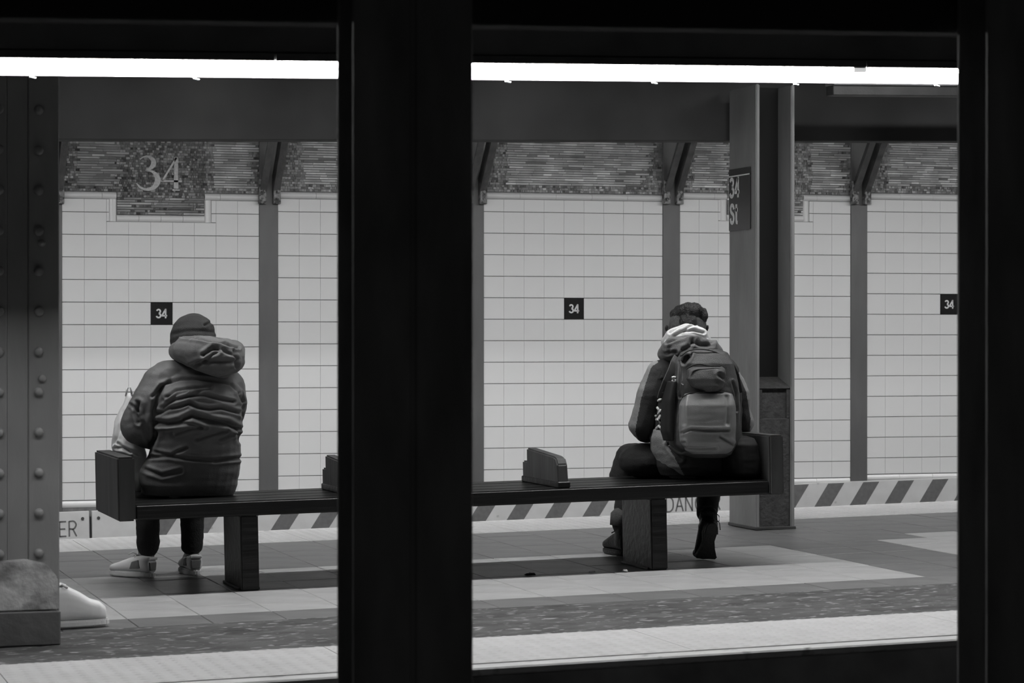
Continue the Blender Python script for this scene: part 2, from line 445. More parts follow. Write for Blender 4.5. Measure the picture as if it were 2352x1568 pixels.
        s.build('numeral', M['mosaic_num'], wall)

# ------------------------------------------------------------------ steel columns in the far wall, with knee braces
def wall_column(idx, xc, label):
    base = Vector((xc, WALL_Y - .02, -1.3))
    root = empty('steel_wall_column', base)
    tag(root, label, 'column', 'steel columns set in the tiled wall')
    def L(mb, name, mat, **kw): return mb.build(name, mat, root, origin=base, **kw)
    mb = MB(); mb.box(xc - .068, xc + .068, WALL_Y - .022, WALL_Y - .006, -1.3, 3.3); L(mb, 'flange', M['wall_col'], bevel=.003)
    zc = CAMH + .0212 * (idx) + .992
    for s in (-1, 1):
        mb = MB(); mb.box(xc + s * .052 - .026, xc + s * .052 + .026, WALL_Y - .072, WALL_Y - .0225, zc - .088, zc + .088)
        o = L(mb, 'gusset_plate', M['plate_old'], bevel=.004)
        for q in (-.05, .0, .05):
            mb = MB(); mb.tube([(xc + s * .054, WALL_Y - .0715, zc + q), (xc + s * .054, WALL_Y - .084, zc + q)], .011, 7); r = mb.build('bolt', M['plate_old'], o, origin=base)
    # knee brace: two channels rising toward the platform
    p0 = Vector((xc, WALL_Y - .03, zc - .02)); p1 = Vector((xc, WALL_Y - .95, zc + 1.06))
    for s in (-1, 1):
        d = (p1 - p0).normalized(); nrm = Vector((0, d.z, -d.y)) * -1
        mb = MB()
        xa, xb = sorted((xc + s * .024, xc + s * .072))
        for (hx0, hx1, n0, n1) in ((xa, xb, .0, .014), (xa if s > 0 else xb - .012, xa + .012 if s > 0 else xb, -.09, .0)):
            vs_ = []
            for q in (p0, p1):
                for xx, nn in ((hx0, n0), (hx1, n0), (hx1, n1), (hx0, n1)):
                    w = q + nrm * nn; vs_.append((xx, w.y, w.z))
            mb.add(vs_, [(0, 1, 2, 3), (4, 5, 6, 7), (0, 1, 5, 4), (1, 2, 6, 5), (2, 3, 7, 6), (3, 0, 4, 7)])
        L(mb, 'knee_brace', M['brace'])
    return root
names = ['steel column in the tiled wall hidden beyond the left riveted column',
         'grey steel wall column with bolted knee brace, leftmost, right of the seated person in puffer coat',
         'steel wall column half hidden behind the wide black foreground column',
         'grey steel wall column with knee brace rising behind the head of the person with backpack',
         'grey steel wall column with knee brace, farthest right in the tiled wall',
         'steel column in the tiled wall beyond the right edge']
for i in range(6):
    wall_column(i - .5, BAY0 - COLW / 2 + i * BAYW, names[i])

# ------------------------------------------------------------------ striped warning boards along the foot of the wall
def board(xa, xb, stripes, label, danger=None, group=None):
    zt = lambda x: CAMH - 1.235 + .0185 * (x - 2.2)
    org = Vector((xa, WALL_Y - .035, zt(xa) - .4))
    root = empty('warning_board', org, (0, -math.atan(.0185), 0))
    tag(root, label, 'warning board', group)
    Lx = xb - xa; Hb = .36
    mb = MB(); mb.box(.004, Lx - .004, -.028, -.002, .4 - Hb, .4); mb.build('panel', M['board_white'], root, bevel=.003)
    for sx in stripes:          # foot of each dark stripe at .18 below the top
        w, sh = .132, .68
        f = sx - xa; y0, y1 = .4 - Hb + .012, .392
        xl = lambda z: f + (z - .22) * sh
        poly = [(xl(y0), y0), (xl(y0) + w, y0), (xl(y1) + w, y1), (xl(y1), y1)]
        if poly[0][0] < .012 or poly[2][0] > Lx - .012: continue
        mb = MB(); mb.prism(poly, 1, -.0298, -.0282); mb.build('stripe', M['board_grey'], root)
    for bx in (.05, Lx - .05):
        mb = MB(); mb.tube([(bx, -.026, .35), (bx, -.036, .35)], .011, 8); mb.build('bolt', M['col_dark'], root)
    if danger is not None:
        mb = MB()
        text(mb, 'DANGER', .05, .108, lambda X, Y, d: (danger - xa + X, -.0282 - d, .228 + Y), .0015, .03)
        o = mb.build('lettering', M['letter_grey'], root)
        mb = MB(); mb.box(danger - xa - .09, danger - xa + .49, -.0298, -.0282, .196, .204); mb.build('underline', M['letter_grey'], root)
    return root
board(1.72, 2.40, [], 'pale board lettered DANGER, its last letters showing beside the left riveted column', 1.880)
board(2.41, 4.5, [2.513 + .2905 * k for k in range(-1, 8)], 'grey and white slanted stripe board seen past the legs of the person in sneakers')
board(4.51, 6.57, [2.513 + .2905 * k for k in range(6, 16)], 'grey and white slanted stripe board under the middle of the bench')
board(6.58, 7.17, [], 'pale board lettered DANGER seen under the bench, between bench leg and raised boot', 6.655)
board(7.18, 9.3, [7.845 + .2905 * k for k in range(-3, 5)], 'grey and white slanted stripe board right of the platform column with the station sign')
board(9.31, 11.25, [7.845 + .2905 * k for k in range(4, 12)], 'grey and white slanted stripe board beyond the right edge column')

# ------------------------------------------------------------------ beams over the platform
def beam(name, label, y0, y1, z0, z1, mat, x0=X0, x1=X1, flange=True):
    root = empty(name, (0, (y0 + y1) / 2, 0), (0, -TH, 0))
    tag(root, label, 'beam')
    oy = (y0 + y1) / 2
    mb = MB(); mb.box(x0, x1, y0 - oy, y1 - oy, z0, z1); mb.build('girder_web', mat, root, bevel=.004)
    if flange:
        mb = MB(); mb.box(x0, x1, y0 - oy - .05, y1 - oy + .05, z0 - .02, z0 - .0005); mb.build('bottom_flange', mat, root, bevel=.003)
    return root
beam('overhead_bulkhead', 'smooth dark bulkhead hanging over the far side of the platform, behind the station sign column', 13.86, 14.02, 2.225, 3.2, M['bulkhead'], flange=False)
beam('overhead_girder', 'dark longitudinal girder directly above the bright strip light', 8.94, 9.12, 2.178, 3.2, M['girder'], flange=False)
beam('track_girder', 'black girder crossing the top of the view between the foreground columns', 5.43, 5.52, 1.868, 3.2, M['girder_black'], flange=False)
# cross beams and conduit near the right end, under the roof
for i, xx in enumerate((-1.9, 1.06, 2.58, 4.10, 5.65, 7.2, 8.7)):
    root = empty('cross_beam', (xx, 11.5, 0)); tag(root, 'dark cross beam under the ceiling above the platform', 'beam', 'cross beams under the ceiling')
    mb = MB(); mb.box(-.09, .09, -2.33, 2.35, 2.78, 3.345); mb.build('web', M['beam'], root, bevel=.004)
root = empty('ceiling_conduit', (0, 13.1, 0), (0, -TH, 0)); tag(root, 'thin cable tray running under the ceiling right of the sign column', 'conduit')
mb = MB(); mb.box(5.9, 9.2, -.06, .06, 2.475, 2.51); mb.build('tray', M['col_paint'], root, bevel=.003)
mb = MB(); mb.box(5.9, 9.2, -.05, .05, 2.42, 2.474); mb.build('cable_bundle', M['col_dark'], root, bevel=.004)

# ------------------------------------------------------------------ strip lights
def lamp_mat(name, s): return new_mat(name, .8, .5, emit=s)
M['lamp_near'] = lamp_mat('near_lamp_diffuser', NEAR_L); M['lamp_far'] = lamp_mat('far_lamp_diffuser', FAR_L)
def strip_light(xa, xb, y, z, mat, label, group, skirt=False, dim_end=False):
    root = empty('strip_light', (xa, y, z + GR * xa), (0, -TH, 0)); tag(root, label, 'light', group)
    Lx = xb - xa
    if skirt:
        # lens on the track side; an opaque reflector behind it keeps the light off the upper platform
        sg, w, drop = skirt
        e0, e1_ = -.070, -.070 + w
        r0, r1 = (-.020, -.014) if sg > 0 else (e1_ + .004, e1_ + .010)
        def Q(pts): return [(p[0] * sg, p[1]) for p in pts]
        mb = MB(); mb.prism(Q([(-.070, .0005), (r1 + .075, .0005), (r1 + .075, .030), (-.070, .030)]), 0, 0, Lx); mb.build('housing', M['housing'], root, bevel=.003)
        prof = Q([(e0, 0), (e0, -.011), (e0 + .004, -.015), (e1_, -.015), (e1_, 0)])
        mb = MB(); mb.prism(Q([(r0, 0), (r1, 0), (r1, -.015 - drop), (r0, -.015 - drop)]), 0, 0, Lx); mb.build('reflector', M['reflector'], root)
        mb = MB(); mb.prism(Q([(r1 + .0005, -.001), (r1 + .07, -.001), (r1 + .045, -.012 - drop), (r1 + .0005, -.012 - drop)]), 0, 0, Lx); mb.build('ballast_cover', M['housing'], root)
        yc, zc = (r0 - .008) * sg, -.015 - drop
    else:
        mb = MB(); mb.box(0, Lx, -.075, .075, .0, .035); mb.build('housing', M['housing'], root, bevel=.004)
        prof = [(-.070, -.001), (-.070, -.040), (-.055, -.054), (.055, -.054), (.070, -.040), (.070, -.001)]
        yc, zc = -.062, -.052
    e1 = Lx - (.055 if dim_end else .004)
    mb = MB(); mb.prism(prof, 0, .004, e1); mb.build('diffuser', mat, root)
    if dim_end:
        mb = MB(); mb.prism(prof, 0, e1 + .0005, Lx - .003); mb.build('lens_end', M['lens_end'], root)
    for q in [t for t in (.3, .86, 1.43, 2.0) if t < Lx - .1]:
        mb = MB(); mb.tube([(q, yc, zc + .004), (q, yc - .003, zc - .006), (q + .02, yc, zc - .010)], .004, 6); mb.build('clip', M['clip'], root)
    return root
M['reflector'] = new_mat('white_reflector', .75, .5); M['lens_end'] = new_mat('lens_over_tube_end', .75, .5, emit=.55)
STP = 2.287
nl = ['strip light segment running out of the left edge of the view', 'bright strip light segment passing behind the wide black column, longest in view',
      'bright strip light segment at the upper right, past the dim joint', 'strip light segment beyond the right edge']
for i, xa in enumerate((1.853 - STP, 1.853, 1.853 + STP, 1.853 + 2 * STP)):
    strip_light(xa, xa + STP - .002, 8.99, 2.144, M['lamp_near'], nl[i], 'strip lights over the near platform edge', (1, .015, .038), i == 1)
for i in range(-2, 5):
    strip_light(1.2 + i * STP, 1.2 + (i + 1) * STP - .004, 15.5, 2.45, M['lamp_far'], 'strip light hidden behind the bulkhead over the far platform edge', 'strip lights over the far platform edge', (-1, .085, .068))

M['lamp_mid'] = lamp_mat('ceiling_lamp_diffuser', MID_L)
for i, xa in enumerate((-.45, 1.30, 2.75, 4.30, 5.90, 7.30)):
    strip_light(xa - .08, xa + 1.13, 11.44, 3.0, M['lamp_mid'], 'strip light high on the ceiling over the middle of the platform', 'strip lights on the ceiling between cross beams')

# ------------------------------------------------------------------ platform columns
def h_column():
    xa, xb, ya, yb = 5.522, 5.757, 13.37, 13.775
    zf = floor_z(5.65)
    base = Vector((5.65, 13.57, zf))
    root = empty('platform_column', base); tag(root, 'grey steel H column with concrete filled foot, at the right end of the bench', 'column')
    def B(mb, name, mat, **kw): return mb.build(name, mat, root, origin=base, **kw)
    for x_ in (xa, xb - .022):
        mb = MB(); mb.box(x_, x_ + .022, ya, yb, zf, 2.62); B(mb, 'flange', M['col_paint'], bevel=.005, seg=2)
    mb = MB(); mb.box(xa + .021, xb - .021, 13.56, 13.58, zf, 2.62); B(mb, 'web', M['web_shade'])
    z1 = P(1790, 884, 13.4).z; z2 = z1 + .045
    zr0, zr1 = P(1780, 960, 13.4).z, P(1780, 893, 13.4).z
    xi0, xi1 = xa + .0215, xb - .0215
    rx0, rx1 = xi0 + .022, xi1 - .02
    mb = MB(); mb.box(xi0, xi1, 13.385, 13.558, zf, zr0); B(mb, 'concrete_infill', M['concrete_fill'], bevel=.006)
    mb = MB(); mb.box(xi0, rx0, 13.387, 13.557, zr0, zr1); mb.box(rx1, xi1, 13.387, 13.557, zr0, zr1); mb.box(rx0, rx1, 13.402, 13.557, zr0, zr1)
    B(mb, 'recessed_panel', M['concrete_fill'])
    mb = MB(); mb.prism([(13.380, zr1), (13.557, zr1), (13.557, z2), (13.41, z1), (13.380, z1 - .012)], 0, xi0, xi1); B(mb, 'infill_cap', M['concrete_fill'], bevel=.004)
    mb = MB(); mb.box(xa - .006, xb + .006, ya - .006, yb + .004, zf + .0005, zf + .018); B(mb, 'foot_plate', M['col_dark'], bevel=.003)
    # station sign on its left flange
    Xs = xa - .002
    zt, zb = P(1700, 386, 13.6).z, P(1700, 528, 13.6).z
    so = Vector((Xs, 13.60, (zt + zb) / 2))
    sg = empty('station_sign', so); tag(sg, 'black sign reading 34 St with a white top line, fixed to the grey column', 'sign')
    mb = MB(); mb.box(-.005, 0, -.160, .164, zb - so.z, zt - so.z); mb.build('plate', M['tile_black'], sg, bevel=.002)
    fr = lambda x0, z0: (lambda X, Y, d: (-.0052 - d, .162 - x0 - X, z0 + Y))
    hh = .118
    zz = P(1690, 455, 13.7).z - so.z
    mb = MB(); text(mb, '34', .088, hh, fr(.012, zz), .001, .06); mb.build('numeral', M['white_letter'], sg)
    zz = P(1690, 515, 13.7).z - so.z
    mb = MB(); text(mb, 'St', .088, hh, fr(.016, zz), .001, .06); mb.build('lettering', M['white_letter'], sg)
    mb = MB(); mb.box(-.0066, -.0051, -.150, .163, zt - so.z - .045, zt - so.z - .038); mb.build('top_line', M['white_letter'], sg)
h_column()

def riveted_column(xc, label):
    ya, zf = 9.93, floor_z(xc)
    base = Vector((xc, ya + .15, zf))
    root = empty('riveted_column', base); tag(root, label, 'column')
    def B(mb, name, mat, parent=root, **kw): return mb.build(name, mat, parent, origin=base, **kw)
    e0, e1 = xc - .158, xc + .158
    plates = []
    for (p0, p1) in ((e0, xc - .040), (xc + .0405, e1)):
        mb = MB(); mb.box(p0, p1, ya, ya + .014, zf + .02, 2.7); plates.append(B(mb, 'front_angle', M['rivet_paint'], bevel=.004))
    mb = MB(); mb.box(xc - .0398, xc + .0403, ya + .005, ya + .02, zf + .02, 2.7); B(mb, 'cover_strip', M['rivet_paint'], bevel=.002)
    mb = MB(); mb.box(xc - .012, xc + .012, ya + .0205, ya + .28, zf, 2.7); B(mb, 'web', M['rivet_paint'])
    mb = MB(); mb.box(e0, e1, ya + .281, ya + .30, zf, 2.7); B(mb, 'rear_flange', M['rivet_paint'], bevel=.004)
    rv = MB()
    n = 10
    vs_, fs = [], []
    for j, (r, d) in enumerate(((.019, 0), (.018, .007), (.014, .012), (.007, .0155))):
        vs_ += [(r * math.cos(2 * math.pi * k / n), -d, r * math.sin(2 * math.pi * k / n)) for k in range(n)]
    for j in range(3):
        fs += [(j * n + k, j * n + (k + 1) % n, (j + 1) * n + (k + 1) % n, (j + 1) * n + k) for k in range(n)]
    fs.append(tuple(range(3 * n, 4 * n)))
    rv.add(vs_, fs); rme = rv.mesh('rivet', smooth=True); rme.materials.append(M['rivet_paint'])
    z = zf + .355
    while z < 2.6:
        for q, sx in ((0, -.070), (1, .080)):
            o = add_obj('rivet', rme, None, plates[q]); o.location = (sx, -.15, z - zf)
        z += .1545
    for z_ in (1.04, 1.56):
        o = add_obj('rivet', rme, None, plates[1]); o.location = (.092, -.15, z_ - zf + .006); o.scale = (.8, .8, .8)
    # foot: dark painted plinth and pale concrete haunch
    mb = MB(); mb.box(e0 - .004, e1 + .004, ya - .010, ya + .31, zf, zf + .134); B(mb, 'plinth', M['base_paint'], bevel=.006)
    mb = MB()
    poly = [(e0 + .002, zf + .1345), (e1 - .002, zf + .1345), (e1 - .006, zf + .26), (e1 - .05, zf + .315), (xc + .03, zf + .335), (xc - .06, zf + .330), (e0 + .03, zf + .32), (e0 + .004, zf + .27)]
    mb.prism(poly, 1, ya - .008, ya + .10); B(mb, 'concrete_haunch', M['concrete_pale'], bevel=.006, seg=2)
riveted_column(1.058, 'grey riveted steel column with pale concrete foot at the left edge')

def fg_column(xc, label):
    base = Vector((xc, 5.33, -1.3))
    root = empty('foreground_column', base); tag(root, label, 'column', 'black columns between the tracks')
    def B(mb, name, **kw): return mb.build(name, M['fg_steel'], root, origin=base, **kw)
    y = 5.25
    for s in (-1, 1):
        a, c = sorted((xc + s * .006, xc + s * .1305))
        mb = MB(); mb.box(a, c, y, y + .014, -1.3, 3.36); B(mb, 'front_flange', bevel=.003)
        mb = MB(); mb.box(a, c, y + .141, y + .155, -1.3, 3.36); B(mb, 'rear_flange', bevel=.003)
    mb = MB(); mb.box(xc - .0055, xc + .0055, y + .006, y + .15, -1.3, 3.36); B(mb, 'web')
fg_column(1.3875, 'wide out-of-focus black steel column crossing the middle of the view')
fg_column(2.866, 'out-of-focus black steel column at the right edge')

# ------------------------------------------------------------------ bench
BX0, BX1, BY0, BY1, SEAT = 1.677, 4.902, 11.50, 12.20, .412
bench = empty('platform_bench', (0, 0, 0), (0, -TH, 0))
bench.location = (3.29 * math.cos(TH), 11.85, 3.29 * math.sin(TH))
tag(bench, 'long dark wooden bench with arm dividers where two people sit', 'bench')
def BB(mb, name, mat, parent=bench, **kw):
    return mb.build(name, mat, parent, origin=(3.29, 11.85, 0), **kw)
ys = [BY0, 11.66, 11.845, 12.03, BY1]
for i in range(4):
    mb = MB(); mb.box(BX0 + .079, BX1 - .075, ys[i] + (.002 if i else 0), ys[i + 1] - .002, SEAT - (.068 if i in (0, 3) else .045), SEAT)
    BB(mb, 'seat_plank', M['wood'], bevel=.007, seg=3)
for (xa, xb) in ((BX0, BX0 + .078), (BX1 - .074, BX1)):
    mb = MB(); mb.box(xa, xb, BY0 - .01, 12.23, SEAT - .070, SEAT + .218); BB(mb, 'end_arm', M['wood_end'], bevel=.008, seg=2)
for xc in (2.775, 3.787):
    poly = [(11.50 + .02, SEAT + .001), (12.09, SEAT + .001), (12.09, SEAT + .105), (12.02, SEAT + .105), (12.02, SEAT + .17), (11.60, SEAT + .148), (11.56, SEAT + .14), (11.535, SEAT + .11)]
    mb = MB(); mb.prism(poly, 0, xc - .026, xc + .026); BB(mb, 'arm_divider', M['wood_end'], bevel=.007, seg=2)
    mb = MB(); mb.box(xc - .030, xc + .032, 11.515, 12.10, SEAT + .0005, SEAT + .03); BB(mb, 'divider_foot', M['wood'], bevel=.004)
for xc in (2.277, 4.265):
    mb = MB(); mb.box(xc - .042, xc + .042, 11.525, 11.94, .001, SEAT - .0685); BB(mb, 'leg', M['wood'], bevel=.006, seg=2)
    mb = MB(); mb.box(xc - .05, xc + .05, 11.56, 11.945, .0005, .012); BB(mb, 'foot_plate', M['col_dark'], bevel=.002)

# ------------------------------------------------------------------ soft-body tools
def proj(p):
    d = p[0] * SN + p[1] * CS
    return 1176 + FPX * (p[0] * CS - p[1] * SN) / d, 765 - FPX * (p[2] - CAMH) / d
def px_m(Y, u=1176):       # pixels per metre there
    r = ray(u, 765); return FPX / (Y / r[1])
class Blob:
    """overlapping closed forms fused by voxel remeshing into one skin"""
    def __init__(s): s.mb = MB()
    def cap(s, p0, r0, p1, r1, n=14):
        p0, p1 = Vector(p0), Vector(p1); d = p1 - p0; L = d.length
        if L < 1e-5: d = Vector((0, 0, 1)); L = 1e-5
        d.normalize(); a = d.orthogonal().normalized(); b = d.cross(a)
        prof = [(-r0 * math.cos(t), r0 * math.sin(t)) for t in [math.pi / 2 * k / 5 for k in range(1, 6)]]
        prof += [(L + r1 * math.sin(t), r1 * math.cos(t)) for t in [math.pi / 2 * k / 5 for k in range(0, 5)]]
        vs_ = [p0 - d * r0]; fs = []
        for (x, r) in prof: vs_ += [p0 + d * x + (a * math.cos(2 * math.pi * k / n) + b * math.sin(2 * math.pi * k / n)) * r for k in range(n)]
        vs_.append(p1 + d * r1); m = len(prof)
        for k in range(n):
            fs.append((0, 1 + (k + 1) % n, 1 + k))
            for j in range(m - 1): fs.append((1 + j * n + k, 1 + j * n + (k + 1) % n, 1 + (j + 1) * n + (k + 1) % n, 1 + (j + 1) * n + k))
            fs.append((1 + (m - 1) * n + k, 1 + (m - 1) * n + (k + 1) % n, len(vs_) - 1))
        s.mb.add(vs_, fs); return s
    def chain(s, pts):
        for a, b in zip(pts[:-1], pts[1:]): s.cap(a[0], a[1], b[0], b[1])
        return s
    def ell(s, c, r, rot=(0, 0, 0), n=18):
        R = Euler(rot).to_matrix(); c = Vector(c); vs_ = [c + R @ Vector((0, 0, r[2]))]; fs = []; m = n // 2
        for j in range(1, m):
            t = math.pi * j / m
            vs_ += [c + R @ Vector((r[0] * math.sin(t) * math.cos(2 * math.pi * k / n), r[1] * math.sin(t) * math.sin(2 * math.pi * k / n), r[2] * math.cos(t))) for k in range(n)]
        vs_.append(c - R @ Vector((0, 0, r[2])))
        for k in range(n):
            fs.append((0, 1 + k, 1 + (k + 1) % n))
            for j in range(m - 2): fs.append((1 + j * n + k, 1 + (j + 1) * n + k, 1 + (j + 1) * n + (k + 1) % n, 1 + j * n + (k + 1) % n))
            fs.append((1 + (m - 2) * n + (k + 1) % n, 1 + (m - 2) * n + k, len(vs_) - 1))
        s.mb.add(vs_, fs); return s
    def loft(s, rings, n=28, power=2.0):
        """rings: (centre, half-vector a, half-vector b)"""
        vs_ = []; fs = []
        for c, a, b in rings:
            c, a, b = Vector(c), Vector(a), Vector(b)
            for k in range(n):
                t = 2 * math.pi * k / n; ct, st = math.cos(t), math.sin(t)
                vs_.append(c + a * math.copysign(abs(ct) ** (2 / power), ct) + b * math.copysign(abs(st) ** (2 / power), st))
        m = len(rings)
        for j in range(m - 1):
            for k in range(n): fs.append((j * n + k, j * n + (k + 1) % n, (j + 1) * n + (k + 1) % n, (j + 1) * n + k))
        fs += [tuple(range(n))[::-1], tuple(range((m - 1) * n, m * n))]
        s.mb.add(vs_, fs); return s
    def rows(s, rows, power=2.0, n=28):
        """rows: (v, uL, uR, Y, half depth) measured outline rows"""
        rr = []
        for (v, ul, ur, Y, d) in rows:
            a, b = P(ul, v, Y), P(ur, v, Y); rr.append(((a + b) / 2, (b - a) / 2, Vector((0, d, 0))))
        return s.loft(rr, n, power)
    def mesh(s, name, voxel=.007, smooth=4, disp=None, origin=(0, 0, 0), post=1):
        me = s.mb.mesh(name + '_raw'); o = bpy.data.objects.new('tmp', me); COL.objects.link(o)
        r = o.modifiers.new('r', 'REMESH'); r.mode = 'VOXEL'; r.voxel_size = voxel; r.use_smooth_shade = True
        if smooth:
            q = o.modifiers.new('s', 'SMOOTH'); q.iterations = smooth; q.factor = .5
        dg = bpy.context.evaluated_depsgraph_get()
        out = bpy.data.meshes.new_from_object(o.evaluated_get(dg)); out.name = name
        bpy.data.objects.remove(o); bpy.data.meshes.remove(me)
        n = len(out.vertices); co = np.empty(n * 3, np.float32); out.vertices.foreach_get('co', co); co = co.reshape(-1, 3)
        if disp is not None:
            no = np.empty(n * 3, np.float32); out.vertices.foreach_get('normal', no); no = no.reshape(-1, 3)
            co = co + no * disp(co, no)[:, None]
        co = co - np.array(origin, np.float32)
        out.vertices.foreach_set('co', co.astype(np.float32).ravel()); out.update()
        out.polygons.foreach_set('use_smooth', [True] * len(out.polygons))
        return out
def np_proj(co):
    d = co[:, 0] * SN + co[:, 1] * CS
    return 1176 + FPX * (co[:, 0] * CS - co[:, 1] * SN) / d, 765 - FPX * (co[:, 2] - CAMH) / d
def seg_dist(u, v, pts):
    best = np.full(u.shape, 1e9)
    for (a, b) in zip(pts[:-1], pts[1:]):
        ax, ay = a; bx, by = b; dx, dy = bx - ax, by - ay; L2 = dx * dx + dy * dy + 1e-9
        t = np.clip(((u - ax) * dx + (v - ay) * dy) / L2, 0, 1)
        best = np.minimum(best, np.hypot(u - ax - t * dx, v - ay - t * dy))
    return best
def nz(co, f, seed=0.0):
    return np.array([noise.noise(Vector((p[0] * f[0] + seed, p[1] * f[1], p[2] * f[2]))) for p in co])
def folds(creases, amp_noise=.004, freq=(6, 6, 22), seed=0.0, amp2=.0015, freq2=(20, 20, 50)):
    """sewn and pressed folds: creases = (polyline, depth m, width px)"""
    def f(co, no):
        u, v = np_proj(co); d = np.zeros(len(co)); back = np.clip(-no[:, 1] * 1.6 + .25, 0, 1)
        for pts, dep, w in creases:
            q = seg_dist(u, v, pts)
            d -= dep * np.exp(-(q / w) ** 2) * back
            d += dep * .45 * np.exp(-((q - 2.1 * w) / (1.2 * w)) ** 2) * back
        d += amp_noise * nz(co, freq, seed) + amp2 * nz(co, freq2, seed + 7)
        return d
    return f

M['skin'] = new_mat('skin', .30, .55, .1, 20)
M['puffer'] = new_mat('dark_puffer_nylon', .15, .55, .15, 12, .15, 220, spec=.35)
M['beanie'] = new_mat('knit_beanie', .034, .9, .2, 40, .5, 260)
M['trouser'] = new_mat('black_trousers', .014, .9, .3, 12, .3, 120)
M['jean'] = new_mat('dark_denim', .022, .9, .35, 14, .3, 160)
M['cuff'] = new_mat('turned_denim_cuff', .085, .9, .2, 30, .3, 160)
M['shoe_white'] = new_mat('white_leather', .92, .45, .06, 9)
M['shoe_grey'] = new_mat('grey_suede_panel', .22, .8, .2, 30)
M['shoe_sole'] = new_mat('off_white_rubber', .68, .6, .1, 12)
M['boot'] = new_mat('black_boot_leather', .008, .5, .3, 20, .4, 90)
M['jacket'] = new_mat('dark_jacket', .030, .75, .25, 14, .25, 150)
M['sleeve_pale'] = new_mat('pale_sleeve_panel', .25, .75, .2, 14, .25, 150)
M['hoodie'] = new_mat('pale_hoodie', .75, .85, .15, 14, .3, 200)
M['hoodie_mid'] = new_mat('grey_hood_cloth', .15, .85, .2, 14, .3, 200)
M['hair'] = new_mat('dark_hair', .012, .55, .5, 30, .8, 160)
M['hair_fade'] = new_mat('clipped_hair', .085, .8, .4, 120, .6, 300)
M['pack'] = new_mat('grey_pack_nylon', .075, .42, .2, 9, .3, 260, spec=.45)
M['pack_shine'] = new_mat('smooth_pack_pocket', .23, .36, .15, 6, .15, 260, spec=.5)
M['pack_dark'] = new_mat('black_webbing', .012, .7, .2, 30)
M['metal'] = new_mat('bright_buckle', .75, .22, metal=1.0)
M['plastic_bag'] = new_mat('white_plastic_bag', .92, .3, .05, 8, .3, 18)
def _translucent(m, f):
    nt = m.node_tree; o = nt.nodes['Material Output']; b = nt.nodes['Principled BSDF']
    t = nt.nodes.new('ShaderNodeBsdfTranslucent'); t.inputs[0].default_value = (.9, .9, .9, 1)
    x = nt.nodes.new('ShaderNodeMixShader'); x.inputs[0].default_value = f
    nt.links.new(b.outputs[0], x.inputs[1]); nt.links.new(t.outputs[0], x.inputs[2]); nt.links.new(x.outputs[0], o.inputs['Surface'])
_translucent(M['plastic_bag'], .15)
M['black_bag'] = new_mat('black_soft_bag', .004, .75, .2, 10)

def hand(bl, wrist, dirv, palm_n, side):
    d = Vector(dirv).normalized(); n = Vector(palm_n).normalized(); a = d.cross(n).normalized()
    pc = Vector(wrist) + d * .05
    bl.ell(pc, (.03, .045, .018), (Matrix((a, d, n)).transposed()).to_euler())
    bl.cap(wrist, .024, pc, .024)
    for k, L in enumerate((.070, .078, .073, .058)):
        r = Vector(wrist) + d * .085 + a * ((k - 1.5) * .019)
        m = r + d * L * .5 + n * .008; e = m + (d * .6 + n * .8).normalized() * L * .5
        bl.cap(r - d * .02, .0095, m, .009); bl.cap(m, .009, e, .0075)
    r = Vector(wrist) + d * .03 + a * side * .028; m = r + (d + a * side * .9).normalized() * .035; e = m + (d + n * .4).normalized() * .03
    bl.cap(r, .012, m, .0105); bl.cap(m, .0105, e, .0085)

def person_body(J, face=(0, 1, 0), feet=True):
    """J: joints dict of Vectors -> one continuous skin"""
    bl = Blob(); f = Vector(face).normalized(); up = J['headup']; sd = f.cross(up).normalized()
    h = J['head']; rot = Matrix((sd, f, up)).transposed().to_euler()
    bl.ell(h, (.074, .092, .108), rot); bl.ell(h + f * .03 - up * .06, (.055, .06, .055), rot)
    bl.cap(h + f * .09 - up * .01, .010, h + f * .108 - up * .038, .014)              # nose
    bl.cap(h + f * .082 - up * .072 - sd * .018, .007, h + f * .082 - up * .072 + sd * .018, .007)   # mouth
    for s in (-1, 1):
        bl.ell(h + sd * s * .077 - f * .005 - up * .015, (.012, .022, .033), rot)      # ears
        bl.ell(h + sd * s * .03 + f * .079 + up * .002, (.015, .010, .010), rot)        # eyes
        bl.cap(h + sd * s * .012 + f * .087 + up * .018, .008, h + sd * s * .046 + f * .075 + up * .018, .008)  # brows
    bl.cap(h - up * .06 - f * .02, .055, J['neck'], .062)
    bl.cap(J['neck'], .062, J['chest'], .10)
    bl.cap(J['shL'], .062, J['shR'], .062)
    bl.cap(J['chest'] - sd * .06, .105, J['pelvis'] - sd * .06, .105); bl.cap(J['chest'] + sd * .06, .105, J['pelvis'] + sd * .06, .105)
    for q, s in (('L', -1), ('R', 1)):
        bl.chain([(J['sh' + q], .052), (J['el' + q], .042), (J['wr' + q], .028)])
        hand(bl, J['wr' + q], (J['wr' + q] - J['el' + q]).normalized() + f * .3, -up, -s)
        bl.chain([(J['hip' + q], .082), (J['kn' + q], .056), (J['an' + q], .038)])
        bl.cap(J['an' + q] - Vector((0, 0, .02)), .036, J['toe' + q], .026)
    return bl

